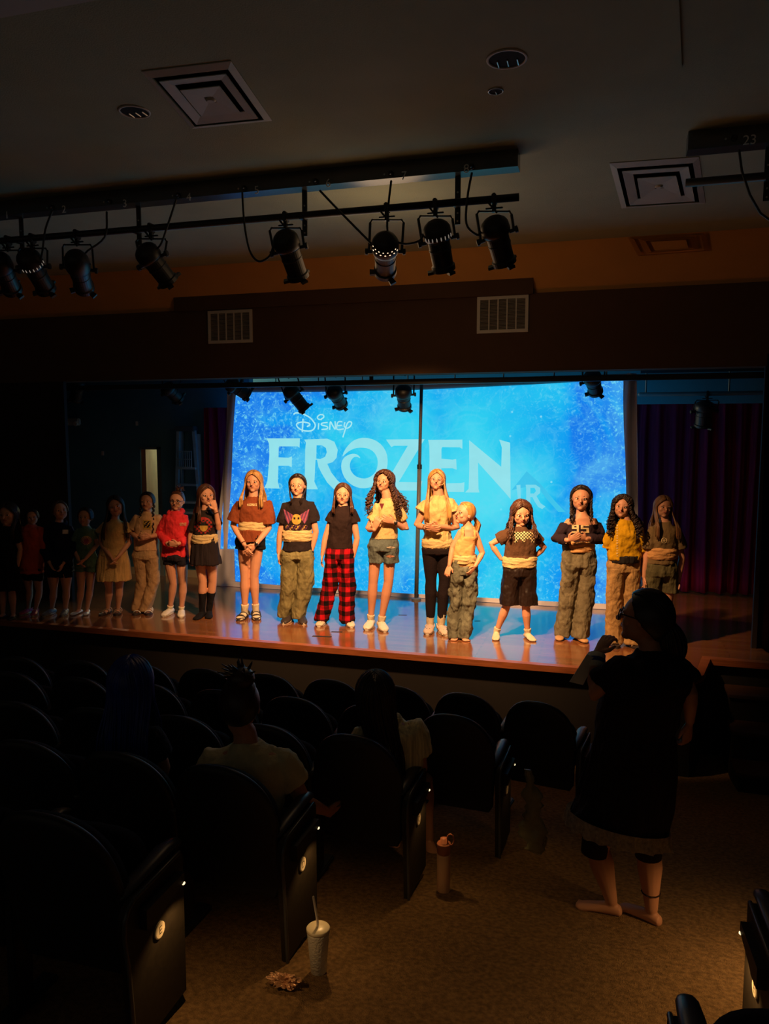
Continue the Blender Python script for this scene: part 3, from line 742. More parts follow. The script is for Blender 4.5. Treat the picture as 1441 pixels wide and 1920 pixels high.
# ================================================================== BACKSTAGE LEFT: ladder, emergency light
def ladder():
    Y = 9.28; p = lambda x, y, yy=Y: Py(x, y, yy)
    t = thing('step_ladder', 'tall blue grey folding step ladder standing against the left stage wall', 'ladder', V((p(352, 1078).x, Y, SZ)))
    fl = SZ+.005
    lb, rb = p(327, 1078), p(384, 1078); lt, rt = p(333, 806), p(362, 806)
    lb.z = rb.z = fl
    def rail(a, b, w, nm):
        bm = bmesh.new(); d = (b-a).normalized(); s = V((1, 0, 0))*w; q = V((0, .03, 0))
        quadbox(bm, [a-s, a+s, b+s, b-s], (0, 1, 0), .05); obj(nm, bm, M_alu, t)
    rail(lb, lt, .022, 'rail'); rail(rb, rt, .022, 'rail')
    rail(lb+V((.06, .10, 0)), lt+V((.02, .05, 0)), .010, 'rear_rail'); rail(rb+V((-.06, .10, 0)), rt+V((-.02, .05, 0)), .010, 'rear_rail')
    for py in (875, 905, 937, 956, 985, 1015, 1045):
        a = lb.lerp(lt, (1078-py)/272.); b = rb.lerp(rt, (1078-py)/272.)
        bm = bmesh.new(); box(bm, (a.x, Y-.03, a.z-.015), (b.x, Y+.06, a.z+.012)); obj('step', bm, M_alu, t)
    bm = bmesh.new(); box(bm, (lt.x-.03, Y-.04, lt.z-.02), (rt.x+.03, Y+.09, lt.z+.05), .01); obj('top_cap', bm, mat('cap_dark', (.05, .08, .1), .5), t)
    a, b = p(334, 846), p(362, 876)
    bm = bmesh.new()
    for k in range(8): x = a.x+(b.x-a.x)*k/7; box(bm, (x-.004, Y-.045, b.z), (x+.004, Y-.035, a.z))
    for z in (a.z, (a.z+b.z)/2, b.z): box(bm, (a.x, Y-.05, z-.006), (b.x, Y-.035, z+.006))
    obj('tool_rack', bm, M_alu, t)
    # plank leaning beside it
    a, b = p(380, 1076, 9.33), p(371, 814, 9.33); a.z = fl
    bm = bmesh.new(); quadbox(bm, [a-V((.03, 0, 0)), a+V((.03, 0, 0)), b+V((.03, 0, 0)), b-V((.03, 0, 0))], (0, 1, 0), .025)
    tag(obj('leaning_board', bm, M_alu, origin=a), 'narrow pale board leaning on the wall right of the ladder', 'board')
ladder()
p = Py(136, 791, BL-.05)
t = thing('emergency_light', 'white twin lamp emergency light box high on the dark left wall', 'emergency light', V((p.x, BL, p.z)))
bm = bmesh.new(); box(bm, (p.x-.11, BL-.07, p.z-.05), (p.x+.11, BL, p.z+.05), .015); obj('case', bm, M_vent, t)
for s in (-1, 1):
    bm = bmesh.new(); lathe(bm, V((p.x+s*.085, BL-.07, p.z-.02)), (0, -1, -.2), [(0, .03), (.03, .036), (.04, .03)], 14); obj('lamp_head', bm, M_vent, t)
# little wall fittings
for px, py in ((257, 794), (193, 850)):
    p = Py(px, py, BL); bm = bmesh.new(); box(bm, (p.x-.02, BL-.012, p.z-.03), (p.x+.02, BL, p.z+.03), .003)
    tag(obj('wall_plate', bm, M_vent, origin=(p.x, BL, p.z)), 'tiny pale switch plate on the dark left stage wall, ' + ('upper one' if py < 800 else 'lower one'), 'switch')
# dark curved dome at bottom left of the header? floor tape marks
for k, (px, py, w, h, lab) in enumerate(((604, 1193, .19, .035, 'dark tape strip on the stage floor nearest the front edge'), (632, 1184.5, .11, .03, 'short dark tape strip behind the plaid trousers reflection'), (755, 1153, .09, .012, 'thin dark tape mark behind the white sneakers'), (895, 1164, .06, .012, 'tiny dark tape mark left of the bear shirt girl'))):
    p = Pz(px, py, SZ); bm = bmesh.new(); quadbox(bm, [(p.x-w/2, p.y-h/2-.02, SZ+.0012), (p.x+w/2, p.y-h/2, SZ+.0012), (p.x+w/2, p.y+h/2, SZ+.0012), (p.x-w/2, p.y+h/2-.02, SZ+.0012)], (0, 0, 1), .0008)
    tag(obj('floor_tape', bm, mat('gaffer_tape', (.01, .012, .012), .7), origin=p), lab, 'tape', 'tape marks on the stage')
# steps at right of stage front
t = thing('stage_steps', 'low dark wooden steps in front of the recessed right part of the stage', 'steps', (1.6, 6.9, 0))
for i, (zt_, y0) in enumerate(((.68, EY2-.28), (.46, EY2-.56), (.23, EY2-.84))):
    bm = bmesh.new(); box(bm, (RX+.28, y0, 0.001), (2.6, EY2+.02 if i == 0 else y0+.28, zt_-.03)); obj('riser', bm, M_front, t)
    bm = bmesh.new(); box(bm, (RX+.26, y0-.02, zt_-.03), (2.62, y0+.28, zt_), .006); obj('tread', bm, mat('dark_tread', (.05, .02, .01), .6), t)

# ================================================================== AUDITORIUM SEATS (built at the origin facing +Y, floor slope followed)
def outline(w, z0, z1, zc, n=36, p=2.3):
    P = []
    for k in range(n+1):                       # top arc from right to left
        t = math.pi*k/n; c, s = math.cos(t), math.sin(t)
        P.append((math.copysign(abs(c)**(2/p), c)*w, zc+(abs(s)**(2/p))*(z1-zc)))
    for k in range(1, 8): P.append((-w*(1-.10*k/8), zc+(z0-zc)*k/8))
    P += [(-w*.82, z0), (w*.82, z0)]
    for k in range(7, 0, -1): P.append((w*(1-.10*k/8), zc+(z0-zc)*k/8))
    return P
def make_seat(side=None, letter=None):
    """side: 1 = aisle panel on the +X side, -1 = on the -X side, None = inner seat"""
    t = thing('auditorium_seat', 'x', 'seat', (0, 0, 0), 'black auditorium seats')
    def slab(w, z0, z1, zc, layers, name, m):
        bm = bmesh.new(); O = outline(w, z0, z1, zc); cz_ = (z0+z1)/2; R = []
        for y, s in layers:
            R.append([V((x*s, y-(z-.45)*.20+.045*((x/w)**2), cz_+(z-cz_)*s)) for x, z in O])
        rings(bm, R); return obj(name, bm, m, t, origin=(0, 0, 0), smooth=True)
    slab(.240, .24, .87, .56, [(.0, .90), (.002, .97), (.010, .995), (.022, 1.0), (.032, .985)], 'back_shell', M_seat)
    slab(.232, .30, .855, .56, [(.03, .98), (.045, 1.0), (.075, .97), (.09, .85), (.095, .5)], 'back_cushion', M_seatf)
    bm = bmesh.new()                            # tipped-up seat
    R = []
    for y, s in ((.13, .88), (.145, 1.), (.19, 1.), (.215, .9), (.22, .6)):
        R.append([V((x*s, y+(z-.35)*.22, .47+(z-.47)*s)) for x, z in [(math.copysign(abs(math.cos(a))**.6, math.cos(a))*.215, .47+math.copysign(abs(math.sin(a))**.6, math.sin(a))*.20) for a in [2*math.pi*k/32 for k in range(32)]]])
    rings(bm, R); obj('seat_cushion', bm, M_seatf, t, origin=(0, 0, 0), smooth=True)
    for s in ((1,) if side == -1 else (-1,)):
        bm = bmesh.new(); box(bm, (s*.255-.02, .06, .03), (s*.255+.02, .15, .58), .006); box(bm, (s*.255-.035, .02, .002), (s*.255+.035, .26, .03), .006)
        obj('stand', bm, M_seat, t, origin=(0, 0, 0))
        bm = bmesh.new(); tube(bm, [(s*.255, .03, .60), (s*.255, .10, .615), (s*.255, .34, .635), (s*.255, .38, .62)], [.022, .026, .028, .024], 12, flat=.55); obj('armrest', bm, M_arm, t, origin=(0, 0, 0), smooth=True)
    if side:
        X = side*.262
        prof = [(.03, .0), (.01, .3), (-.01, .44), (-.005, .50), (.015, .53), (.05, .545), (.33, .555), (.35, .54), (.35, .0)]
        bm = bmesh.new(); quadbox(bm, [(X-.015, y, z+.004) for y, z in prof], (1, 0, 0), .03); obj('end_panel', bm, M_panel, t, origin=(0, 0, 0))
        bm = bmesh.new(); tube(bm, [(X+side*.012, y, z+.004) for y, z in prof[:-2]], .008, 8); obj('panel_edge', bm, M_trimseat, t, origin=(0, 0, 0), smooth=True)
        bm = bmesh.new(); tube(bm, [(X-side*.035, .05, .555), (X-side*.035, .12, .565), (X-side*.035, .30, .58), (X-side*.035, .37, .57)], [.024, .03, .034, .03], 14, flat=.55); obj('armrest', bm, M_arm, t, origin=(0, 0, 0), smooth=True)
        bm = bmesh.new(); xo = X+side*.015
        rings(bm, [[V((xo+side*d, y, z)) for y, z in ((.07, .43), (.14, .425), (.17, .44), (.31, .465), (.31, .50), (.07, .50))] for d in (0, .03)]); obj('lamp_hood', bm, M_seat, t, origin=(0, 0, 0))
        bm = bmesh.new(); lathe(bm, (xo+side*.001, .18, .355), (side, 0, 0), [(0, .030), (.006, .030), (.008, .026)], 24); pl = obj('letter_plate', bm, M_plate, t, origin=(0, 0, 0))
        if letter:
            text('letter', letter, M_ink, pl, (xo+side*.0085, .18, .355), .042, (rad(90), 0, rad(90)*side), .0006)
        bm = bmesh.new(); ellipsoid(bm, (xo+side*.028, .305, .46), [V((.006, 0, 0)), V((0, .008, 0)), V((0, 0, .006))], 8, 6)
        obj('lamp_bulb', bm, mat('aisle_bulb', (1, .75, .4), .3, 0, emit=2.), t, origin=(0, 0, 0))
    return t
SEAT_IN = make_seat(); SEAT_R = None
def aisle_lamp(seat, side, e):
    l = bpy.data.lights.new('aisle_light', 'SPOT'); l.energy = e; l.color = (1, .56, .20); l.spot_size = rad(132); l.spot_blend = .5; l.shadow_soft_size = .006
    o = bpy.data.objects.new('aisle_light', l); COL.objects.link(o); o.parent = seat; o.location = (side*(.27+.015+.085), .25, .46); o.rotation_euler = (0, -side*rad(9), 0)
names = ['front row', 'second row', 'third row', 'fourth row', 'fifth row']
ordw = ['aisle', 'second', 'third', 'fourth', 'fifth', 'sixth', 'seventh', 'eighth', 'ninth', 'tenth']
ROWS = [[(-.39-.49*i) for i in range(9)], [(-.82-.505*i) for i in range(7)], [(-1.18-.49*i) for i in range(6)], [(-1.51-.48*i) for i in range(4)], [(-1.75-.5*i) for i in range(2)]]
YQ = [lambda x: 4.97-.045*(x+1.7)**2*(1 if x < -1.7 else 1.3), lambda x: 4.22-.03*(x+1.8)**2, lambda x: 3.46-.05*(x+1.5)**2, lambda x: 2.69-.03*(x+1.8)**2, lambda x: 1.96]
LET = ['A', 'B', 'C', 'D', 'E']; seats = {}
first = True
for r_, row in enumerate(ROWS):
    for i, x in enumerate(row):
        y = YQ[r_](x)+.08
        if i == 0: s = make_seat(1, LET[r_])
        elif first: s = SEAT_IN; first = False
        else: s = copy_tree(SEAT_IN)
        dy = (YQ[r_](x+.05)-YQ[r_](x-.05))/.1
        s.location = (x, y, floor_z(y)-.004); s.rotation_euler = (0, 0, math.atan(dy))
        w = {0: '', }.get(i)
        if i == 0: s['label'] = 'black auditorium seat on the aisle in the %s%s' % (names[r_], ' with lit letter plate' if r_ in (3, 4) else ', end panel beside it')
        else: s['label'] = 'black round-topped auditorium seat, %s from the aisle in the %s' % (ordw[i], names[r_])
        seats[(r_, i)] = s
for r_, e in ((1, .5), (2, 1.4), (3, 2.8), (4, 3.6)): aisle_lamp(seats[(r_, 0)], 1, e)
# right-hand block, aisle on its left
for k, (x_, y_) in enumerate(((.80, 2.42), (.48, 1.62), (1.20, 3.20))):
    s = make_seat(-1, 'EFD'[k])
    s.location = (x_, y_, floor_z(y_)-.004); s.rotation_euler = (0, 0, rad(3))
    s['label'] = ('black aisle seat of the right-hand block, lamp shining on its end panel', 'nearest black seat at the bottom right corner, cut by the frame', 'black aisle seat of the right-hand block, one row before the lit end panel')[k]
    aisle_lamp(s, -1, (7., 6., 11.)[k])

# ================================================================== SMALL THINGS ON THE AISLE FLOOR
def tumbler():
    base = Pf(597, 1822); hgt = .2
    t = thing('tumbler', 'tall white textured tumbler with a straw on the aisle carpet', 'cup', base)
    m = mat('tumbler_white', (.62, .58, .50), .45, .03, 8, .6, 110)
    bm = bmesh.new(); lathe(bm, base, (0, 0, 1), [(.001, .029), (.004, .032), (.172, .046), (.182, .047)], 32); obj('cup', bm, m, t, smooth=True)
    bm = bmesh.new(); lathe(bm, base+V((0, 0, .182)), (0, 0, 1), [(0, .048), (.010, .049), (.014, .046), (.013, .004)], 32); obj('lid', bm, mat('tumbler_lid', (.75, .65, .45), .35, .03), t, smooth=True)
    bm = bmesh.new(); tube(bm, [base+V((-.005, 0, .12)), base+V((-.006, .01, .21)), base+V((-.022, .005, .32))], .005, 8); obj('straw', bm, mat('straw_white', (.7, .62, .55), .3), t, smooth=True)
tumbler()
def bottle():
    base = Pf(831, 1670)
    t = thing('water_bottle', 'slim orange tinted water bottle with loop handle by the third row end panel', 'bottle', base)
    m = mat('bottle_peach', (.70, .42, .25), .4, .04)
    bm = bmesh.new(); lathe(bm, base, (0, 0, 1), [(.001, .030), (.004, .034), (.20, .036), (.206, .034)], 28); obj('body', bm, m, t, smooth=True)
    bm = bmesh.new(); lathe(bm, base+V((0, 0, .208)), (0, 0, 1), [(0, .034), (.05, .036), (.055, .034), (.056, .02), (.08, .018)], 28); obj('cap', bm, mat('bottle_cap_rust', (.45, .16, .08), .4), t, smooth=True)
    bm = bmesh.new(); c = base+V((.035, 0, .285)); P = [c+V((.018*math.cos(a), 0, .03*math.sin(a))) for a in [rad(30*i) for i in range(13)]]; tube(bm, P, .004, 6); obj('handle', bm, MATS['bottle_cap_rust'], t, smooth=True)
bottle()
c = Pf(532, 1845, .012)
bm = bmesh.new(); bmesh.ops.create_icosphere(bm, subdivisions=4, radius=1)
for v in bm.verts:
    n_ = noise.turbulence(v.co*2.2, 3, True)
    v.co = V((v.co.x*.055, v.co.y*.03, max(-.3, v.co.z)*.026))*(1+1.1*(n_-.4)) 
bm.transform(Matrix.Translation(c+V((0, 0, .012))))
tag(obj('candy_wrapper', bm, mat('crumpled_foil', (.55, .30, .16), .35, .5, 25, .5, 80, metal=.3), origin=c, smooth=False), 'crumpled shiny snack wrapper on the carpet left of the white tumbler', 'wrapper')
# clear plastic bag hanging behind the second row end panel
q = Pf(992, 1470, .62)
bm = bmesh.new(); R = []
for k, (h, w) in enumerate(((0, .012), (.06, .018), (.10, .03), (.2, .035), (.3, .05), (.42, .045), (.45, .03))):
    R.append([q+V((w*math.cos(a)*(1+.35*math.sin(3*a+k)), .5*w*math.sin(a)*(1+.3*math.cos(2*a+k)), -h)) for a in [2*math.pi*i/20 for i in range(20)]])
for rr_ in R:
    for p_ in rr_: p_ += V((.14*(q.z-p_.z)-.02, .12, .02))
R2 = []
for a_, b_ in zip(R[:-1], R[1:]):
    for u in (0, .2, .4, .6, .8): R2.append([p.lerp(q_, u) for p, q_ in zip(a_, b_)])
R2.append(R[-1])
for r_ in R2:
    c_ = sum(r_, V())/len(r_)
    for p in r_: p += (p-c_)*(.9*(noise.noise(V(p)*22)+.1)+.5*noise.noise(V(p)*55))
rings(bm, R2)
bm_ = mat('plastic_bag', (.34, .33, .20), .22, .2, 10, .6, 30); bm_.node_tree.nodes['Principled BSDF'].inputs['Transmission Weight'].default_value = .5
tag(obj('plastic_bag', bm, mat('plastic_bag', (.28, .26, .16), .25, .2, 10, .6, 30), smooth=True, origin=q), 'crinkled see-through plastic bag hanging beside the second row aisle seat', 'bag')

# ================================================================== PEOPLE
SKIN = mat('skin', (.60, .29, .17), .55, .05, 10, spec=.4); SKIN_D = mat('skin_deep', (.46, .22, .13), .55, .05, 10, spec=.4)
M_eye = mat('eye_white', (.7, .66, .6), .3, 0); M_iris = mat('eye_dark', (.03, .015, .008), .2, 0); M_lip = mat('lips', (.42, .13, .10), .5, .03)
HAIRC = {'blond': (.48, .25, .075), 'strawberry': (.46, .22, .06), 'dark': (.022, .011, .007), 'brown': (.075, .028, .012), 'curlbrown': (.07, .026, .014), 'lightbrown': (.16, .075, .03), 'blue': (.004, .02, .22), 'grey': (.045, .043, .042), 'black': (.010, .008, .008)}
def hairmat(k):
    return mat('hair_'+k, HAIRC[k], .42, .45, 30, 0, spec=.5, stretch=(1, 1, .25))
def build_person(S):
    P0 = S.get('P0') or Pz(S['foot'][0], S['foot'][1], SZ); gz = S.get('gz', P0.z)
    d0 = (P0-CAM).dot(fh)
    def J(x, y, off=0.):
        d = ray(x, y); return CAM+d*((d0-off)/d.dot(fh))
    t = thing('person', S['label'], 'person', V((P0.x, P0.y, gz)), S.get('group', 'performers in a line on the stage'))
    px = d0/FPX/ (fv.dot(fh))                    # metres per pixel here (about)
    Hh = S.get('H') or (J(*S['top']).z-gz); k = Hh/1.62
    tow = -fh; R = rv.copy()
    yaw = rad(S.get('yaw', 0)); R_ = (R*math.cos(yaw)+tow*-math.sin(yaw)); F_ = tow*math.cos(yaw)+R*math.sin(yaw)
    back = S.get('back', 0); Fr = -F_ if back else F_     # chest direction
    shl, shr = J(*S['sh'][0]), J(*S['sh'][1]); Sm = (shl+shr)/2; ev = (shr-shl); sw = ev.length/2; ev.normalize()
    wa = J(*S['wa'][:2], S['wa'][3] if len(S['wa']) > 3 else 0); waw = S['wa'][2]*px
    hi = J(*S['hi'][:2], S['hi'][3] if len(S['hi']) > 3 else 0); hiw = S['hi'][2]*px
    Up = V((0, 0, 1)); thick = S.get('thick', 1.)
    latx = ev if abs(ev.z) < .5 else R_
    laty = Up.cross(latx).normalized()
    latx = V((latx.x, latx.y, 0)).normalized(); laty = Up.cross(latx)
    top, chin = J(*S['top'], S.get('hoff', 0.)), J(*S['chin'], S.get('hoff', 0.)); hh = (top-chin).length*S.get('hs', 1.)
    HU = (top-chin).normalized(); hy, hp = rad(S.get('hy', 0)), rad(S.get('hp', 0))
    HF = tow*math.cos(hy)+R*math.sin(hy); HF = (HF-HU*HF.dot(HU)).normalized()
    HF, HU = (HF*math.cos(hp)-HU*math.sin(hp)).normalized(), (HU*math.cos(hp)+HF*math.sin(hp)).normalized()
    HX = HF.cross(HU)*-1
    c_ = hh/2*.97; a_ = c_*.78; b_ = c_*.88; HC = (top+chin)/2
    hl = lambda x, f, u: HC+HX*(x*a_)+HF*(f*b_)+HU*(u*c_)
    # ---- joints
    def inset(p, s): return p - ev*s*.042*k - Up*.035*k
    jl, jr = inset(shl, -1), inset(shr, 1)
    arms = []
    for s, j in ((0, jl), (1, jr)):
        e = S['el'][s]; w = S['wr'][s]; h = S['ha'][s]
        arms.append((j, J(*e), J(*w), J(*h)))
    hips = [hi-latx*hiw*.48-Up*.02*k, hi+latx*hiw*.48-Up*.02*k]
    legs = []
    for s in (0, 1):
        if 'legs3' in S: kn, an = S['legs3'][s]; kn = hi+V(kn); an = hi+V(an); ft = an
        else:
            ft = Pz(S['ft'][s][0], S['ft'][s][1], gz) if 'ftz' not in S else Pf(S['ft'][s][0], S['ft'][s][1])
            ftd = V(S['fdir'][s]) if 'fdir' in S else (tow+R*(-.22 if s == 0 else .22)).normalized()
            an = ft-ftd*.045*k; an.z = ft.z+.072*k
            kq = S['kn'][s]; kn = J(kq[0], kq[1], kq[2] if len(kq) > 2 else 0)
            if len(kq) == 2: kn = kn+tow*((an-P0).dot(tow)*.5+.01*k)
        legs.append((hips[s], kn, an, ft))
    # ---- body
    bm = bmesh.new(); i_ = .030*min(1,k*1.05) if S.get('shirt') else 0.; pl_ = .74 if S.get('pants', ('x',))[0] == 'pants' else 1.
    N0 = Sm+Up*.046*k
    d_ = .1*k*thick
    def torso(bm, inf, zbot=None, hem=None, neck=True, wadd=0.):
        bi = i_*.8 if inf == 0 else .006
        it = []
        if neck: it.append((N0+Up*.012*k, .052*k+inf*.3, .052*k+inf*.3))
        it += [(N0-Up*.016*k, .070*k+inf*.4, .062*k+inf*.6), (Sm+Up*.008*k, .60*sw+inf*.4, .072*k+inf*.6), (Sm-Up*.022*k, .84*sw+inf*.5-.006, .085*k*thick+inf-(.012 if inf == 0 else 0)), (Sm-Up*.09*k, .86*sw+inf-.008-(.012 if inf == 0 else 0), d_+inf-(.016 if inf == 0 and i_ else 0)),
               (Sm.lerp(wa, .5), (.66*sw+.34*waw)+inf-.008-bi, 1.03*d_+inf-bi), (wa, waw-.006+inf-bi, .92*d_+inf-bi), (hi, hiw-.006+inf-bi, 1.02*d_+inf-bi), (hi-Up*.06*k, hiw*.86+inf-bi, .9*d_+inf-bi)]
        if zbot is not None:
            out = []
            for q in range(len(it)):
                if it[q][0].z > zbot.z+.004: out.append(it[q])
                else:
                    a, b = it[q-1], it[q]; f = (a[0].z-zbot.z)/max(1e-6, a[0].z-b[0].z); f = min(1, max(0, f)); c = a[0].lerp(b[0], f)
                    w = (a[1]+(b[1]-a[1])*f)
                    out.append((V((zbot.x if hem else c.x, zbot.y if hem else c.y, zbot.z)), hem if hem else w, max((a[2]+(b[2]-a[2])*f), (hem*.72 if hem else 0)))); break
            else:
                out.append((zbot, hem or hiw+inf, max(d_+inf, (hem or 0)*.7)))
            it = out
        loft(bm, it, latx, laty, 28, 2.25)
    torso(bm, 0.)
    neckb = hl(0, -.10, -.72)
    tube(bm, [N0-Up*.03*k, N0+Up*.03*k+(neckb-N0)*.3, neckb, hl(0, -.05, -.2)], [.060*k, .050*k, .049*k, .052*k], 14)
    for s, (j, e, w, h) in enumerate(arms):
        tube(bm, [j+ev*(-.03 if s else .03)*k, j, j.lerp(e, .5), e, e.lerp(w, .3), w], [.045*k, .047*k, .041*k, .034*k, .035*k, .023*k], 12)
    if not S.get('nolegs'):
        for s, (hp_, kn, an, ft) in enumerate(legs):
            tr_ = min(hiw*.50, .095*k)*S.get('legw', 1.)*pl_
            lw = S.get('legw', 1.)
            tube(bm, [hp_, hp_.lerp(kn, .45), hp_.lerp(kn, .9), kn, kn.lerp(an, .3), kn.lerp(an, .7), an], [tr_*.9, tr_*.84, .052*k*lw*pl_, .049*k*lw*pl_, .052*k*lw*pl_, .036*k*lw, .030*k], 14)
            ftd = V(S['fdir'][s]) if 'fdir' in S else (tow+R*(-.22 if s == 0 else .22)).normalized(); g = V((0, 0, 1))
            b0 = V((an.x, an.y, an.z-.072*k)); sd_ = ftd.cross(Up)
            fs = .9 if S.get('shoe') else 1.
            loft(bm, [(b0-ftd*.055*k*fs+g*.022*k, .012*k, .010*k), (b0-ftd*.045*k*fs+g*.028*k, .026*k*fs, .026*k), (b0+g*.036*k, .030*k*fs, .034*k), (b0+ftd*.06*k*fs+g*.027*k, .035*k*fs, .026*k), (b0+ftd*.12*k*fs+g*.018*k, .043*k*fs, .017*k), (b0+ftd*.165*k*fs+g*.012*k, .036*k*fs, .011*k), (b0+ftd*.18*k*fs+g*.010*k, .018*k, .006*k)], sd_, Up, 16)
            if not S.get('shoe'):
                for q in range(5):
                    c = b0+ftd*(.172-.006*abs(q-1))*k+sd_*(-.032+.016*q)*k*(1 if s else -1)+g*.010*k
                    tube(bm, [c-ftd*.03*k, c], [.008*k, .0085*k if q else .011*k], 8)
    # head
    ellipsoid(bm, hl(0, -.04, .16), [HX*a_, HF*b_, HU*c_*.86], 20, 14)
    ellipsoid(bm, hl(0, .22, -.38), [HX*a_*.82, HF*b_*.66, HU*c_*.58], 18, 12)
    ellipsoid(bm, hl(0, .60, -.80), [HX*a_*.30, HF*b_*.24, HU*c_*.18], 12, 8)
    tube(bm, [hl(0, .90, .10), hl(0, 1.0, -.08), hl(0, 1.10, -.20)], [a_*.09, a_*.12, a_*.16], 10)
    for s in (-1, 1):
        ellipsoid(bm, hl(s*.48, .66, -.22), [HX*a_*.26, HF*b_*.18, HU*c_*.20], 12, 8)
        ellipsoid(bm, hl(s*.40, .86, .17), [HX*a_*.30, HF*b_*.08, HU*c_*.06], 12, 8)
        ellipsoid(bm, hl(s*1.0, -.05, -.08), [HX*a_*.08, HF*b_*.17, HU*c_*.22], 10, 8)
    # hands
    for s, (j, e, w, h) in enumerate(arms):
        hd = (h-w); L_ = .165*k; hd = hd.normalized(); style = S.get('hand', 'hang')
        if style == 'hang' or (isinstance(style, tuple) and style[s] == 'hang'): pn = R*(1 if s == 0 else -1)
        elif s == 0 and 'palm0' in S: pn = R*S['palm0'][0]+tow*S['palm0'][1]
        else: pn = (tow*-.7+Up*.3+ev*(.4 if s == 0 else -.4))
        pn = (pn-hd*pn.dot(hd)).normalized(); wx = hd.cross(pn).normalized()      # wx across the palm
        thumb = tow*.7+Up*.7 if style != 'hang' else tow
        if wx.dot(thumb) < 0: wx = -wx
        pc0, pc1 = w, w+hd*.45*L_
        loft(bm, [(w-hd*.01*k, .022*k, .017*k), (w+hd*.12*L_, .027*k, .014*k), (w+hd*.32*L_, .036*k, .013*k), (pc1, .037*k, .011*k), (pc1+hd*.012*k, .030*k, .009*k)], wx, pn, 14)
        cl = S.get('curl', .35)
        for q, fl in enumerate((.40, .46, .43, .34)):
            b0 = pc1+wx*(.027-.018*q)*k
            d1 = (hd+wx*(.10-.06*q)).normalized()
            p1 = b0+d1*fl*L_*.42; d2 = (d1*math.cos(cl)+pn*math.sin(cl)); p2 = p1+d2*fl*L_*.32; d3 = (d1*math.cos(2.1*cl)+pn*math.sin(2.1*cl)); p3 = p2+d3*fl*L_*.26
            tube(bm, [b0-d1*.02*k, p1, p2, p3], [.0098*k, .0088*k, .008*k, .007*k], 8)
        b0 = w+hd*.14*L_+wx*.022*k; p1 = b0+(hd*.6+wx*.8).normalized()*.035*k; p2 = p1+(hd*.9+wx*.25+pn*.2).normalized()*.032*k
        tube(bm, [b0, p1, p2], [.013*k, .011*k, .008*k], 8)
    skin = S.get('skin', SKIN)
    body = voxelize('body', bm, skin, t, .0052*max(.85, k) if not S.get('coarse') else .007, 3, clamp=None if 'ftz' in S or 'legs3' in S else gz+.002)
    # face parts
    if not S.get('noface'):
        for s in (-1, 1):
            bm = bmesh.new(); ellipsoid(bm, hl(s*.36, .835, .03), [HX*a_*.185, HF*b_*.075, HU*c_*.072], 12, 8); ob = obj('eye', bm, M_eye, t, smooth=True)
            bm = bmesh.new(); ellipsoid(bm, hl(s*.35, .893, .03), [HX*a_*.085, HF*b_*.03, HU*c_*.068], 10, 6); obj('iris', bm, M_iris, ob, smooth=True)
            bm = bmesh.new(); tube(bm, [hl(s*.16, .90, .20), hl(s*.36, .885, .25), hl(s*.56, .77, .20)], [a_*.035, a_*.045, a_*.025], 6); obj('eyebrow', bm, hairmat(S.get('brow', 'brown')), t, smooth=True)
            bm = bmesh.new(); tube(bm, [hl(s*.20, .885, .055), hl(s*.36, .905, .105), hl(s*.53, .80, .05)], [a_*.02, a_*.03, a_*.02], 6); obj('eyelash', bm, M_iris, t, smooth=True)
        bm = bmesh.new(); tube(bm, [hl(-.28, .80, -.43), hl(-.10, .885, -.405), hl(0, .89, -.42), hl(.10, .885, -.405), hl(.28, .80, -.43)], [a_*.03, a_*.055, a_*.05, a_*.055, a_*.03], 8)
        tube(bm, [hl(-.24, .80, -.45), hl(0, .885, -.485), hl(.24, .80, -.45)], [a_*.03, a_*.07, a_*.03], 8); obj('lips', bm, M_lip, t, smooth=True)
    # ---- hair
    hk = S['hair'][0]; hm = hairmat(S['hair'][1]); rng_ = random.Random(int(S['top'][0])); bm = bmesh.new()
    vol = S.get('vol', 1.10)
    A, B, C = a_*vol, b_*vol, c_*.92*vol; HO = hl(0, -.05, .13)
    hp_ = lambda x, f, u: HO+HX*(x*A)+HF*(f*B)+HU*(u*C)
    # scalp cap
    capo = bmesh.new(); ellipsoid(capo, hp_(0, -.07, .03), [HX*A*.97, HF*B*.97, HU*C*.985], 56, 44)
    thr = S.get('hairline', .42)
    kill = []
    for f in capo.faces:
        q = f.calc_center_median()-HO; fx_, fu = q.dot(HF)/B, q.dot(HU)/C; xx = q.dot(HX)/A
        lim = (thr-.22)+.62*fu+.12*abs(xx) if fu >= 0 else (thr-.22)+1.1*fu+.12*abs(xx)
        if fx_ > lim or fu < -.85: kill.append(f)
    bmesh.ops.delete(capo, geom=kill, context='FACES')
    for _ in range(6): bmesh.ops.smooth_vert(capo, verts=[v for v in capo.verts if v.is_boundary], factor=.5, use_axis_x=True, use_axis_y=True, use_axis_z=True)
    ex = bmesh.ops.solidify(capo, geom=capo.faces[:], thickness=.006)
    me = bpy.data.meshes.new('q'); capo.to_mesh(me); capo.free(); bm.from_mesh(me); bpy.data.meshes.remove(me)
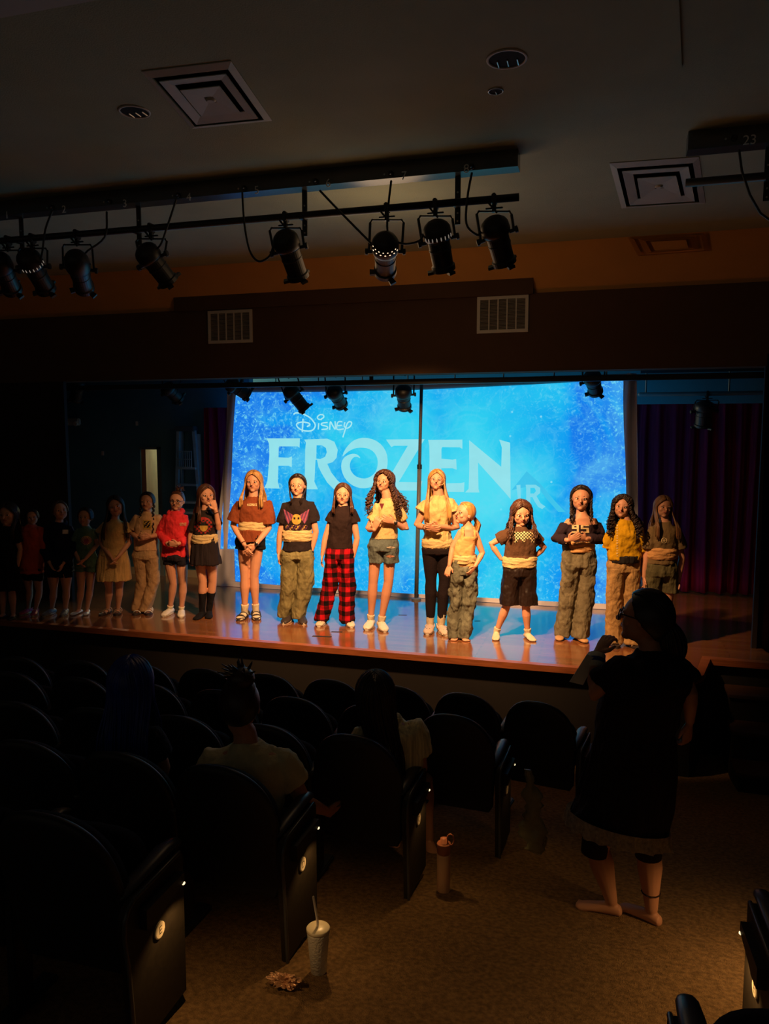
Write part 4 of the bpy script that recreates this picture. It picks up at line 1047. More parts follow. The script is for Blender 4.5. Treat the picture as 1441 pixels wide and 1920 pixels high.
    if hk in ('long', 'curly', 'half'):
        ey, spread, n = S['hair'][2], S['hair'][3]*px, S.get('nh', 170)
        endz = J(Sm and S['top'][0], ey).z; part = S.get('part', .0)
        Rh = V((HX.x, HX.y, 0)).normalized(); Fh = V((HF.x, HF.y, 0)).normalized()
        for i in range(n):
            ph = (i/(n-1)*2-1)*rad(S.get('hmax', 116))+rng_.uniform(-.03, .03); s = 1 if ph > 0 else -1
            f = abs(ph)/rad(128)
            tl_ = rad(-45+95*f)+rng_.uniform(-.08, .08)
            s0 = V((part*1., math.sin(tl_), math.cos(tl_))).normalized()
            e0 = V((math.sin(ph), -math.cos(ph), -.12)).normalized()
            om = math.acos(max(-1, min(1, s0.dot(e0)))) or .01
            lift = rng_.uniform(.985, 1.05); pts = []
            for q in range(8):
                u = q/7.; v = (s0*math.sin((1-u)*om)+e0*math.sin(u*om))/math.sin(om)
                pts.append(hp_(v.x*lift, v.y*lift, v.z*lift))
            p = pts[-1]; ez = endz+rng_.uniform(0, .35 if hk == 'curly' else .12)*max(.05, p.z-endz)
            front = f > .66
            xt = e0.x*spread*rng_.uniform(.75, 1.05); yy = (.065*k*thick+.05*k if front else -.115*k*thick)+rng_.uniform(-.015, .02)
            side_ = Sm+Rh*xt
            nseg = 14
            for q in range(1, nseg+1):
                u = q/nseg; w_ = u*u*(3-2*u) if u < 1 else 1
                z = p.z+(ez-p.z)*u
                bx = p+(side_-p)*min(1, w_*1.15); fy = (p-Sm).dot(Fh)*(1-min(1, w_*1.4))+yy*min(1, w_*1.4)
                pt = Sm+Rh*((bx-Sm).dot(Rh))+Fh*fy; pt = V((pt.x, pt.y, z)); pts.append(pt)
            if hk == 'curly' or S.get('wave'):
                am = (.014 if hk == 'curly' else .007)*k; fq = rng_.uniform(.9, 1.3)*(1.45 if hk == 'curly' else .8); p0 = rng_.uniform(0, 6)
                den = []
                for q in range(len(pts)-1):
                    for u in (0, .34, .67): den.append(pts[q].lerp(pts[q+1], u))
                m_ = len(den); pts = [v+R*am*min(1, q/12)*math.cos(p0+q*fq*.55)+Fr*am*min(1, q/12)*math.sin(p0+q*fq*.55) for q, v in enumerate(den)]
            m_ = len(pts); r0 = rng_.uniform(.006, .0085)*k*(1.0 if hk == 'curly' else 1.1)
            tube(bm, pts, [r0*(1-.55*q/m_) for q in range(m_)], 5, round_=False)
    if hk in ('back', 'pony', 'bun', 'braids', 'short'):
        for i in range(200):                       # combed strands over the cap
            ph = rad(rng_.uniform(-118, 118)); tl_ = rad(48)*(1 if hk != 'short' else .9)
            s0 = V((math.sin(ph)*.55, -math.cos(ph)*.55+.35, .85)).normalized(); e0 = V((rng_.uniform(-.25, .25), -.95, rng_.uniform(-.4, .1))).normalized()
            if hk == 'short' or hk == 'braids': e0 = V((math.sin(ph), -math.cos(ph), -.35)).normalized(); s0 = V((0, rng_.uniform(-.2, .55), .9)).normalized()
            om = math.acos(max(-1, min(1, s0.dot(e0)))) or .01
            pts = [hp_(*((s0*math.sin((1-u)*om)+e0*math.sin(u*om))/math.sin(om)*1.005)) for u in [q/9 for q in range(10)]]
            tube(bm, pts, [.0035*k]+[.0055*k]*8+[.003*k], 5, round_=False)
    if hk == 'bun':
        bc = hp_(S.get('bunx', .1), -.25, 1.12); br = S.get('bunr', .42); ellipsoid(bm, bc, [HX*a_*br, HF*a_*br, HU*a_*br*.8], 14, 10)
        for i in range(34):
            d = V((rng_.uniform(-1, 1), rng_.uniform(-1, 1), rng_.uniform(-.2, 1))).normalized(); q = bc+(HX*d.x+HF*d.y+HU*d.z)*a_*br*.85
            tube(bm, [bc, q, q+(HX*(d.x+.25)+HF*d.y+HU*(d.z-.1))*a_*rng_.uniform(.2, .55)], [.008*k, .007*k, .002*k], 5)
    if hk == 'pony':
        e = J(*S['hair'][2]); p = hl(S.get('ponyx', .2), -1.0, .0); 
        if 'ponr' in S:
            axd = (e-p); Lp = axd.length; axd.normalize(); pa, pb = frame_of(axd); p = p-axd*.01; pr0 = S['ponr']*k
            ellipsoid(bm, p+axd*Lp*.55, [pa*pr0*.9, pb*pr0*.9, axd*Lp*.6], 20, 14)
            for i in range(110):
                an = rng_.uniform(0, 6.28); q0 = rng_.uniform(.85, 1.08)
                pts = [p+axd*Lp*u*rng_.uniform(.99, 1.01)*1.12+(pa*math.cos(an+u*.5)+pb*math.sin(an+u*.5))*pr0*q0*max(.12, math.sin(math.pi*min(1, u*.9+.06))**.6) for u in [z_/9 for z_ in range(10)]]
                tube(bm, pts, [.004*k]+[.006*k]*7+[.005*k, .002*k], 5, round_=False)
        for i in range(46 if 'ponr' not in S else 0):
            o_ = V((rng_.uniform(-1, 1), rng_.uniform(-1, 1), rng_.uniform(-1, 1)))*.028*k
            m1 = p.lerp(e, .3)-HF*.06*k; tube(bm, [p+o_*.3, m1+o_, p.lerp(e, .7)+o_*1.1+V((0, 0, .0)), e+o_*.6+V((0, 0, rng_.uniform(0, .06)))], [.008*k, .009*k, .008*k, .003*k], 6)
    if hk == 'braids':
        for s, e in zip((-1, 1), S['hair'][2]):
            a = hl(s*.95, .0, -.35); b = J(*e, .0)+Fr*.10*k; mid = a.lerp(b, .4)+Fr*.05*k
            n = 13
            for q in range(n):
                u = q/(n-1); p = a*(1-u)**2+mid*2*u*(1-u)+b*u*u
                ellipsoid(bm, p+R*(.007 if q % 2 else -.007)*k, [R*.017*k*(1-.4*u), Fr*.014*k*(1-.4*u), Up*.022*k], 10, 7)
    obj('hair', bm, hm, t, smooth=True)
    # ---- clothes
    vx = .0068*max(.85, k)
    G = {}
    if 'pants' in S:
        P_ = S['pants']; kind, m = P_[0], P_[1]
        bm = bmesh.new()
        if kind == 'skirt':
            hy_, hw = P_[2], P_[3]*px; hb = V((hi.x, hi.y, J(hi and S['hi'][0], hy_).z)); hb = hb+(J(P_[4], hy_)-J(S['hi'][0], hy_) if len(P_) > 4 else V())
            wz = P_[5] if len(P_) > 5 else None
            loft(bm, [(wa-Up*.02*k, waw+.010, .92*d_+.012), (hi, hiw+.014, d_*1.05+.02), (hi.lerp(hb, .5), (hiw+hw)/2+.01, d_*1.12+.02), (hb, hw, max(hw*.72, d_*1.2))], latx, laty, 32, 2.2)
            tilt = S.get('tilt', 0.)
            if tilt:
                for v in bm.verts:
                    if abs(v.co.z-hb.z) < 1e-4: v.co.z -= tilt*((v.co-hb).dot(latx)/hw)
            G['hem'] = (hb, hw, max(hw*.72, d_*1.2), tilt, latx, laty)
            G['pants'] = voxelize('skirt', bm, m, t, vx, 2, .022*k, 13, (1.6, 1.6, .12), seed=S['top'][0])
        else:
            tz = wa-Up*.03*k
            if 'shirt' in S:
                hz_ = J(S['wa'][0], S['shirt'][2]).z
                if hz_ < tz.z-.02 and not ('belt' in S and S['shirt'][0] == 'tank'): f_ = min(.9, (wa.z-hz_-.012)/max(.01, wa.z-hi.z)); tz = wa.lerp(hi, f_)
            loft(bm, [(tz, waw+(hiw-waw)*((wa.z-tz.z)/max(.01, wa.z-hi.z))+(.008 if tz.z > wa.z-.04*k else -.004), .90*d_+.010), (hi if hi.z < tz.z-.01 else tz-Up*.02, hiw+.008, 1.02*d_+.012), (hi-Up*.05*k, hiw*.95+.008, .96*d_+.012)], latx, laty, 28, 2.2)
            for s, (hp2, kn, an, ft) in enumerate(legs):
                if kind == 'leggings':
                    tr_ = min(hiw*.5, .095*k)*S.get('legw', 1.); e = S['pants'][2] ; en = kn.lerp(an, e)
                    tube(bm, [hp2, hp2.lerp(kn, .45), kn, kn.lerp(an, .3), en], [tr_+.008, tr_*.88+.007, .055*k*S.get('legw', 1.), .059*k*S.get('legw', 1.), .045*k], 16)
                elif kind == 'shorts':
                    hx, hy_, hw = P_[2][s]; e = J(hx, hy_); q = hp2.lerp(kn, (hp2.z-e.z)/max(.01, hp2.z-kn.z)) if 'legs3' not in S else hp2.lerp(kn, .5); e = V((e.x, q.y, e.z)) if 'legs3' not in S else q; hw *= px
                    loft(bm, [(hp2+Up*.01, min(hiw*.52, hw), d_*.98), (hp2.lerp(e, .5), (hw+hiw*.5)/2, max(.085*k, hw*.8)), (e, hw, max(.085*k, hw*.85))], latx, laty, 20)
                else:
                    hx, hy_, hw = P_[2][s]; e = Pz(hx, hy_, gz) if 'ftz' not in S else J(hx, hy_); e = V((e.x*.6+an.x*.4, an.y-.025*k, gz+(P_[3] if len(P_) > 3 else .03))); hw *= px
                    kw = P_[4][s]*px if len(P_) > 4 else (hw+hiw*.45)/2
                    loft(bm, [(hp2, hiw*.50+.006, d_+.008), (hp2.lerp(kn, .5), (hiw*.5+kw)/2+.004, (d_+.008+kw)/2), (kn, kw, kw*1.0), (kn.lerp(e, .5), (kw+hw)/2, (kw+hw)/2*1.1), (e+Up*.02*k, hw, hw*1.35), (e, hw*.97, hw*1.32)], latx, laty, 22)
            G['pants'] = voxelize({'leggings': 'leggings', 'shorts': 'shorts'}.get(kind, 'trousers'), bm, m, t, vx, 2, S.get('pfold', .018)*k if kind != 'leggings' else .003, 15, (1., 1., .55), clamp=gz+.008 if 'ftz' not in S and 'legs3' not in S else None, seed=S['top'][0])
    if 'shirt' in S:
        kind, m, hemy, hemw, sf, sr = S['shirt'][:6]
        bm = bmesh.new(); hz = J(S['wa'][0], hemy); zb_ = V((0, 0, hz.z)); cc = wa if hz.z > wa.z else wa.lerp(hi, min(1, (wa.z-hz.z)/max(.01, wa.z-hi.z)))
        zb_ = V((cc.x, cc.y, hz.z)); inf = S.get('inf', .014)
        if kind == 'tank' or kind == 'off':
            # start lower
            drop = .075*k if kind == 'off' else .085*k
            torso(bm, inf, zb_, hemw*px, neck=False)
        else: torso(bm, inf, zb_, hemw*px, neck=(kind != 'low'))
        if sf > 0 and kind != 'tank':
            for s, (j, e, w, h) in enumerate(arms):
                full = (e-j).length; 
                if sf <= 1:
                    en = j.lerp(e, sf); P = [j+ev*(-.05 if s else .05)*k-Up*.01*k, j, j.lerp(en, .5), en]; rr = [.05*k+inf*.5, .052*k+inf*.6, (.05*k+sr)/2+.008, sr]
                else:
                    en = e.lerp(w, min(1, sf-1)); P = [j+ev*(-.05 if s else .05)*k, j, j.lerp(e, .5), e, e.lerp(en, .6), en]; rr = [.05*k+inf*.5, .053*k+inf*.5, .046*k+inf, .040*k+inf, .037*k+inf*.9, sr]
                tube(bm, P, rr, 14, round_=False)
        if kind == 'hood':
            tube(bm, [Sm+R*math.cos(a)*.085*k+Fr*(math.sin(a)*.075-.015)*k+Up*(.035-.02*math.sin(a))*k for a in [rad(q) for q in range(-60, 250, 24)]], .026*k, 10)
        sh = voxelize(S.get('topname', 'shirt'), bm, m, t, vx, 3, S.get('fold', .014)*k, 12, (1, 1, .7), seed=S['top'][0]*1.3)
        if kind in ('tank', 'off'):
            b2 = bmesh.new(); b2.from_mesh(sh.data); lim = (Sm.z-(.055 if kind == 'off' else .07)*k)-world_loc(t).z
            dl_ = []
            for f in b2.faces:
                q = f.calc_center_median()+world_loc(t); ux = abs((q-Sm).dot(latx))
                if f.calc_center_median().z > lim + (0 if kind == 'off' and True else 0): 
                    if kind == 'off' and ux > sw*.99: 
                        if q.z > Sm.z-.045*k: dl_.append(f)
                    elif kind == 'tank' and abs(ux-.62*sw) < .014 : pass
                    else: dl_.append(f)
            bmesh.ops.delete(b2, geom=dl_, context='FACES'); b2.to_mesh(sh.data); b2.free()
        G['shirt'] = sh
        if S.get('neckband', 1) and kind in ('tee', 'long'):
            bm = bmesh.new(); tube(bm, [N0+R*math.cos(a)*.064*k+Fr*(math.sin(a)*.062+.004)*k+Up*(-.012-.026*math.sin(a))*k for a in [rad(q*20) for q in range(19)]], .006*k, 8, round_=False)
            obj('collar', bm, m, t, smooth=True)
    if 'belt' in S:
        m, y0, y1 = S['belt'][:3]; a, b = J(S['wa'][0], y0), J(S['wa'][0], y1); 
        hx_ = S['belt'][3]*px if len(S['belt']) > 3 else waw+.012
        f = lambda q: (wa if q.z > wa.z else wa.lerp(hi, min(1, (wa.z-q.z)/max(.01, wa.z-hi.z))))
        bm = bmesh.new(); it = []
        for u, g_ in ((0, -.006), (.12, .004), (.5, .007), (.88, .004), (1, -.006)):
            q = a.lerp(b, u); c = f(q); it.append((V((c.x, c.y, q.z)), hx_+g_+.004, max(.92*d_+.024, hx_*.72)+g_))
        loft(bm, it, latx, laty, 32, 2.2)
        G['belt'] = voxelize('mic_belt', bm, m, t, .0055, 2, .010*k, 30, (.4, .4, 1.6), seed=S['top'][0])
    # shoes
    def bvh(*os):
        b = bmesh.new()
        for o in os:
            m_ = o.data.copy(); m_.transform(Matrix.Translation(world_loc(o))); b.from_mesh(m_); bpy.data.meshes.remove(m_)
        r = BVHTree.FromBMesh(b); b.free(); return r
    if S.get('socks'):
        m, f0 = S['socks']; 
        for s, (h2, kn, an, ft) in enumerate(legs):
            bm = bmesh.new(); a = kn.lerp(an, f0); ftd = V(S['fdir'][s]) if 'fdir' in S else (tow+R*(-.22 if s == 0 else .22)).normalized(); b0 = V((an.x, an.y, gz))
            r_ = .052*k+( .034-.052)*k*f0; tube(bm, [a, a.lerp(an, .6), an, an-Up*.02*k], [r_+.006 if f0 > .25 else .06*k, .040*k, .036*k, .035*k], 14, round_=False)
            loft(bm, [(b0-ftd*.062*k+Up*.022*k, .014*k, .012*k), (b0-ftd*.05*k+Up*.028*k, .031*k, .027*k), (b0+Up*.036*k, .036*k, .038*k), (b0+ftd*.06*k+Up*.03*k, .041*k, .030*k), (b0+ftd*.12*k+Up*.021*k, .048*k, .020*k), (b0+ftd*.175*k+Up*.016*k, .040*k, .014*k), (b0+ftd*.19*k+Up*.013*k, .02*k, .008*k)], ftd.cross(Up), Up, 16)
            voxelize('sock', bm, m, t, .0055, 2, .006*k, 25, clamp=gz+.0025)
    if S.get('shoe'):
        kind, m = S['shoe'][:2]; sm = S['shoe'][2] if len(S['shoe']) > 2 else mat('sole_cream', (.55, .48, .36), .6)
        for s, (h2, kn, an, ft) in enumerate(legs):
            ftd = V(S['fdir'][s]) if 'fdir' in S else (tow+R*(-.22 if s == 0 else .22)).normalized(); sd_ = ftd.cross(Up); b0 = V((an.x, an.y, gz)); b = 1.0
            def foot_ring(h, grow, th_=None):
                out = []
                for q in range(26):
                    a = 2*math.pi*q/26; c, s_ = math.cos(a), math.sin(a)
                    y = .075*c if False else 0
                    l = (.062+c*.132) ; wdt = (.050 if c > 0 else .040)*abs(s_)**.85*math.copysign(1, s_)
                    out.append(b0+ftd*(l+math.copysign(grow, c)*abs(c))*k+sd_*wdt*(1+grow*14)*k+Up*h)
                return out
            bm = bmesh.new(); st_ = .022*k if kind != 'sandal' else .028*k
            rings(bm, [foot_ring(.0015, -.004), foot_ring(.004, .002), foot_ring(st_, .002), foot_ring(st_+.002, -.004)])
            if kind == 'slipper' or kind == 'flat': pass
            bm2 = bmesh.new()
            g = Up
            if kind in ('sneaker', 'clog', 'slipper'):
                hgt = {'sneaker': 1.0, 'clog': .95, 'slipper': .8}[kind]
                loft(bm2, [(b0-ftd*.068*k+g*.03*k, .018*k, .018*k), (b0-ftd*.058*k+g*.036*k*hgt, .037*k, .034*k*hgt), (b0-ftd*.01*k+g*.040*k*hgt, .041*k, .040*k*hgt), (b0+ftd*.05*k+g*.037*k*hgt, .045*k, .037*k*hgt), (b0+ftd*.11*k+g*.030*k, .051*k, .029*k), (b0+ftd*.165*k+g*.024*k, .046*k, .022*k), (b0+ftd*.195*k+g*.020*k, .026*k, .013*k)], sd_, Up, 20)
                sh_o = voxelize('shoe', bm2, m, t, .0052, 2, .004, 30, clamp=gz+.003)
                obj('sole', bm, sm, sh_o, smooth=False)
                if kind == 'sneaker':
                    for q in range(3):
                        bm = bmesh.new(); c = b0+ftd*(.055+.022*q)*k+g*(.070-.008*q)*k; tube(bm, [c-sd_*.022*k-g*.008*k, c+g*.003, c+sd_*.022*k-g*.008*k], .004*k, 6); obj('lace', bm, sm, sh_o)
                if kind == 'clog':
                    for q in range(5):
                        c = b0+ftd*(.10+.03*(q % 2))*k+sd_*(-.03+.015*q)*k+g*.051*k; bm = bmesh.new(); ellipsoid(bm, c, [ftd*.006*k, sd_*.005*k, g*.004*k], 8, 6); obj('hole', bm, M_iris, sh_o)
                    bm = bmesh.new(); tube(bm, [b0+ftd*.03*k-sd_*.045*k+g*.05*k, b0-ftd*.06*k-sd_*.03*k+g*.065*k, b0-ftd*.06*k+sd_*.03*k+g*.065*k, b0+ftd*.03*k+sd_*.045*k+g*.05*k], .007*k, 8); obj('strap', bm, m, sh_o)
            elif kind == 'flat':
                loft(bm2, [(b0-ftd*.066*k+g*.02*k, .016*k, .014*k), (b0-ftd*.055*k+g*.026*k, .034*k, .024*k), (b0+g*.022*k, .038*k, .018*k), (b0+ftd*.06*k+g*.020*k, .041*k, .016*k), (b0+ftd*.12*k+g*.024*k, .050*k, .023*k), (b0+ftd*.17*k+g*.02*k, .043*k, .017*k), (b0+ftd*.195*k+g*.016*k, .02*k, .01*k)], sd_, Up, 20)
                sh_o = voxelize('shoe', bm2, m, t, .0052, 2, .0, 30, clamp=gz+.002); bm.free()
            else:
                bm2.free(); sh_o = obj('sandal', bm, sm, t)
                for q, (f0, hh_) in enumerate(((.035, .060), (.115, .048), (-.03, .075))):
                    bm = bmesh.new(); c = b0+ftd*f0*k
                    P = [c+sd_*math.cos(a)*.048*k+g*(.02+math.sin(a)*(hh_-.016))*k for a in [math.pi*z_/8 for z_ in range(9)]]
                    tube(bm, P, .0085*k, 8, round_=False); obj('strap', bm, m, sh_o, smooth=True)
    # prints on clothing: small grid laid on the cloth
    for pr_ in S.get('prints', []):
        nm, (x0, y0, x1, y1), fn, pm, src = pr_[:5]; tree = bvh(G[src]); st = pr_[5] if len(pr_) > 5 else .5
        bm = bmesh.new(); nx, ny = int((x1-x0)/st), int((y1-y0)/st); grid = {}
        def gv(i, j):
            if (i, j) not in grid:
                d = ray(x0+(x1-x0)*i/nx, y0+(y1-y0)*j/ny).normalized(); h = tree.ray_cast(CAM, d)
                grid[(i, j)] = bm.verts.new(h[0]-d*.004) if h[0] else None
            return grid[(i, j)]
        for i in range(nx):
            for j in range(ny):
                v_ = fn((i+.5)/nx, (j+.5)/ny)
                if v_:
                    q = [gv(i, j), gv(i+1, j), gv(i+1, j+1), gv(i, j+1)]
                    if None in q: continue
                    f = bm.faces.new(q); f.material_index = min(int(v_)-1, len(pm)-1)
        obj(nm, bm, pm, t)
    for ex_ in S.get('extras', []): ex_(t, dict(J=J, k=k, R=R, F=Fr, Up=Up, tow=tow, hl=hl, HX=HX, HF=HF, HU=HU, a=a_, b=b_, c=c_, arms=arms, legs=legs, Sm=Sm, wa=wa, hi=hi, G=G, px=px, gz=gz))
    return t

# ---- print patterns (u to the right, v down)
def pip(poly):
    def f(u, v):
        c = False; n = len(poly)
        for i in range(n):
            (x1, y1), (x2, y2) = poly[i], poly[(i+1) % n]
            if (y1 > v) != (y2 > v) and u < (x2-x1)*(v-y1)/(y2-y1)+x1: c = not c
        return c
    return f
bear_p = pip([(0, .38), (.03, .22), (.10, .16), (.16, .04), (.24, .04), (.38, .12), (.55, 0), (.70, .06), (.80, .02), (.95, .18), (1, .45), (.98, .75), (1, 1), (.86, 1), (.84, .85), (.78, .70), (.62, .68), (.60, .95), (.50, 1), (.46, .75), (.40, .70), (.30, .72), (.28, .98), (.16, 1), (.14, .93), (.20, .82), (.17, .52), (.08, .50)])
def bear(u, v):
    if not bear_p(u, v): return 0
    return 1+((int(u*15)+int(v*7)) % 2)
def in_(u, v, x0, y0, x1, y1): return x0 <= u <= x1 and y0 <= v <= y1
def d95(u, v):
    if u < .46:
        u /= .46
        if in_(u, v, .1, 0, .95, .5) : return 0 if in_(u, v, .38, .15, .66, .33) else 1
        if in_(u, v, .68, .5, .95, .85): return 1
        return 1 if in_(u, v, .1, .82, .95, 1) else 0
    if u < .54: return 0
    u = (u-.54)/.46
    if v < .17 or in_(u, v, 0, 0, .3, .5) or in_(u, v, 0, .38, .95, .55) or in_(u, v, .67, .5, .98, .9) or (v > .83): return 1
    return 0
def smalltext(u, v): return 1 if (int(u*23)*7+int(v*5)*3) % 4 and not int(u*23) % 3 == 2 else 0
def wings(u, v):
    x = abs(u-.5)*2
    if v < .72:
        w = .1+.9*x
        if x > .28 and v < .10+.55*(1.05-abs(x-.62)*1.6) and v > .32*(1-x)*1.2-.02 and x < .98-.3*v:
            return 1+(int((x*9+v*5)) % 2)
    if (u-.5)**2/.035+(v-.47)**2/.06 < 1: return 3 if not ((abs(u-.42) < .035 or abs(u-.58) < .035) and abs(v-.42) < .05) else 0
    if .74 < v < .95 and .08 < u < .92: return 2 if (int(u*20)+int(v*12)) % 3 == 0 else (3 if (int(u*17)+int(v*9)) % 4 == 0 else 0)
    return 0
def blob(u, v):
    r = ((u-.5)/.5)**2+((v-.55)/.45)**2
    if r > 1: return 0
    if v < .25: return 2
    if (u-.52)**2/.05+(v-.62)**2/.06 < 1: return 3 if v > .55 else 1
    return 1+(int(u*9)+int(v*9)) % 2
def rect_dots(u, v): return 1 if (.12 < u < .88 and .12 < v < .88 and (int(u*7)+int(v*6)) % 3) else 2
def disc(u, v): r = (u-.5)**2+(v-.5)**2; return 0 if r > .25 else (1 if r > .14 or r < .05 else 0)
def full(u, v): return 1
c_cream = cloth('cream_wrap', (196, 170, 120)); c_print = mat('print_cream', srgb((214, 190, 140)), .8, .05); c_pk = mat('print_pink', srgb((150, 70, 100)), .8, .1); c_pr = mat('print_purple', srgb((90, 45, 80)), .8, .1)
c_yel = mat('print_yellow', srgb((190, 150, 60)), .8, .1); c_blk = mat('print_black', srgb((20, 14, 12)), .8, .1); c_red = mat('print_red', srgb((150, 25, 20)), .8, .1)
sole_w = mat('sole_cream', (.55, .48, .36), .6); sole_k = mat('sole_dark', (.03, .02, .018), .6); white_shoe = mat('white_shoe', (.66, .60, .5), .6, .04); sock_w = cloth('white_sock', (205, 190, 160)); sock_k = cloth('black_sock', (18, 16, 20))
def denim(name, rgb): return mat(name, srgb(rgb), .9, .28, 9, .5, 120, spec=.15, stretch=(1.3, 1.3, .5))
def plaid():
    m = bpy.data.materials.new('buffalo_plaid'); m.use_nodes = True; nt = m.node_tree; N = nt.nodes; L = nt.links; b = N['Principled BSDF']
    b.inputs['Roughness'].default_value = .95; b.inputs['Specular IOR Level'].default_value = .1
    tc = N.new('ShaderNodeTexCoord'); sp = N.new('ShaderNodeSeparateXYZ'); L.new(tc.outputs['Object'], sp.inputs[0])
    def stripe(o, per, ph):
        a = N.new('ShaderNodeMath'); a.operation = 'ADD'; a.inputs[1].default_value = ph; L.new(o, a.inputs[0])
        w = N.new('ShaderNodeMath'); w.operation = 'PINGPONG'; w.inputs[1].default_value = per; L.new(a.outputs[0], w.inputs[0])
        g = N.new('ShaderNodeMath'); g.operation = 'GREATER_THAN'; g.inputs[1].default_value = per/2; L.new(w.outputs[0], g.inputs[0]); return g.outputs[0]
    s1 = stripe(sp.outputs[0], .045, 5.); s2 = stripe(sp.outputs[2], .05, 5.01)
    ad = N.new('ShaderNodeMath'); ad.operation = 'ADD'; L.new(s1, ad.inputs[0]); L.new(s2, ad.inputs[1])
    dv = N.new('ShaderNodeMath'); dv.operation = 'MULTIPLY'; dv.inputs[1].default_value = .5; L.new(ad.outputs[0], dv.inputs[0])
    r = N.new('ShaderNodeValToRGB'); r.color_ramp.interpolation = 'CONSTANT'; e = r.color_ramp.elements; e[0].color = (.42, .006, .012, 1); e[0].position = 0; e[1].position = .25; e[1].color = (.10, .004, .006, 1); q = e.new(.75); q.color = (.006, .004, .004, 1)
    L.new(dv.outputs[0], r.inputs[0]); L.new(r.outputs[0], b.inputs['Base Color']); return m
M_plaid = plaid()
# small accessories
def watch(side, col=(.01, .01, .012)):
    def f(t, e):
        j, el, w, h = e['arms'][side]; d = (h-w).normalized(); c = w-d*.015*e['k']; bm = bmesh.new()
        a, b = frame_of(d); rr = .028*e['k']; tube(bm, [c+a*math.cos(q)*rr+b*math.sin(q)*rr for q in [rad(z*30) for z in range(13)]], .006*e['k'], 6, round_=False)
        o = obj('wrist_watch', bm, mat('watch_black', col, .3), t)
        bm = bmesh.new(); ellipsoid(bm, c+e['F']*rr*.9+e['tow']*.008, [e['R']*.018*e['k'], e['F']*.008, e['Up']*.02*e['k']], 10, 6); obj('watch_face', bm, MATS['watch_black'], o)
    return f
def bracelet(side):
    def f(t, e):
        j, el, w, h = e['arms'][side]; d = (h-w).normalized(); c = w-d*.03*e['k']; bm = bmesh.new(); a, b = frame_of(d); rr = .027*e['k']
        tube(bm, [c+a*math.cos(q)*rr+b*math.sin(q)*rr for q in [rad(z*30) for z in range(13)]], .003*e['k'], 6, round_=False); obj('bracelet', bm, M_iris, t)
    return f
def glasses(t, e):
    bm = bmesh.new(); hl, a = e['hl'], e['a']
    for s in (-1, 1): tube(bm, [hl(s*.38+.25*math.cos(q), 1.0, .03+.20*math.sin(q)) for q in [rad(z*30) for z in range(13)]], .0022, 6, round_=False); tube(bm, [hl(s*.63, 1.0, .06), hl(s*.92, .3, .06), hl(s*.98, -.1, .05)], .002, 6)
    tube(bm, [hl(-.13, 1.0, .05), hl(.13, 1.0, .05)], .0022, 6); obj('glasses', bm, mat('glasses_rim', (.03, .02, .02), .3), t)
def micro(t, e):
    bm = bmesh.new(); hl = e['hl']; tube(bm, [hl(.98, -.1, -.1), hl(.85, .45, -.42), hl(.50, .84, -.52)], .0022, 6); ellipsoid(bm, hl(.47, .87, -.53), [V((.005, 0, 0)), V((0, .005, 0)), V((0, 0, .005))], 8, 6); obj('headset_microphone', bm, c_print, t)
def drawstring(t, e):
    pass
def undershirt_line(y0, y1, hw, m, name='undershirt', dd=.0):
    def f(t, e):
        bm = bmesh.new(); it = []
        for y in (y0, (y0+y1)/2, y1):
            z = e['J'](0, y).z; p = e['wa'].lerp(e['hi'], min(1, max(-.3, (e['wa'].z-z)/max(.01, e['wa'].z-e['hi'].z)))); it.append((V((p.x, p.y, z)), hw*e['px'], .102*e['k']+.024+dd))
        loft(bm, it, V((e['R'].x, e['R'].y, 0)), e['tow'], 28, 2.2); voxelize(name, bm, m, t, .0065, 2, .012, 14, (1.5, 1.5, .4))
    return f
def stripe_sleeves(side, m):
    def f(t, e):
        j, el, w, h = e['arms'][side]; bm = bmesh.new(); d = (w-el).normalized(); dn = V((0, 0, -1)); dn = (dn-d*dn.dot(d)).normalized(); k = e['k']
        for off in (.0, .3):
            q = (dn*math.cos(off)+e['tow']*math.sin(off+.25)).normalized(); tube(bm, [el+q*.048*k+d*.03, el.lerp(w, .5)+q*.045*k, w-d*.03+q*.037*k], .004*k, 6)
        obj('sleeve_stripe', bm, m, t)
    return f
P = []
P.append(dict(label='person in dark clothes at the far left end of the line, half in darkness', foot=(15, 1160), top=(14.6, 944), chin=(17, 986), sh=[(-8, 994), (34, 994)], el=[(-13, 1030), (38, 1030)], wr=[(-8, 1062), (33, 1062)], ha=[(-6, 1080), (31, 1080)], wa=(12, 1040, 17), hi=(12, 1068, 20), kn=[(4, 1112), (22, 1112)], ft=[(2, 1160), (24, 1160)], hair=('long', 'dark', 1010, 20), shirt=('tee', cloth('cl1', (16, 18, 22)), 1055, 20, .6, .055), pants=('skirt', cloth('cl1b', (14, 14, 18)), 1106, 25), shoe=('flat', sole_k, sole_k), coarse=1))
P.append(dict(label='person in an orange red jacket and pink clogs, second from the far left', foot=(60, 1154), top=(59, 956), chin=(62, 984), sh=[(38, 991), (78, 989)], el=[(31, 1025), (82, 1025)], wr=[(38, 1056), (75, 1056)], ha=[(45, 1070), (66, 1070)], wa=(58, 1035, 19), hi=(58, 1062, 22), inf=.026, kn=[(51, 1110), (71, 1110)], ft=[(50, 1150), (66, 1152)], hair=('short', 'dark'), hy=20, shirt=('long', cloth('orange_red_jacket', (190, 75, 50)), 1074, 24, 1.9, .045), pants=('shorts', cloth('dark_short', (30, 26, 32)), [(50, 1088, 10), (70, 1088, 10)]), shoe=('clog', mat('pink_clog', srgb((170, 50, 90)), .5)), curl=.8, coarse=1))
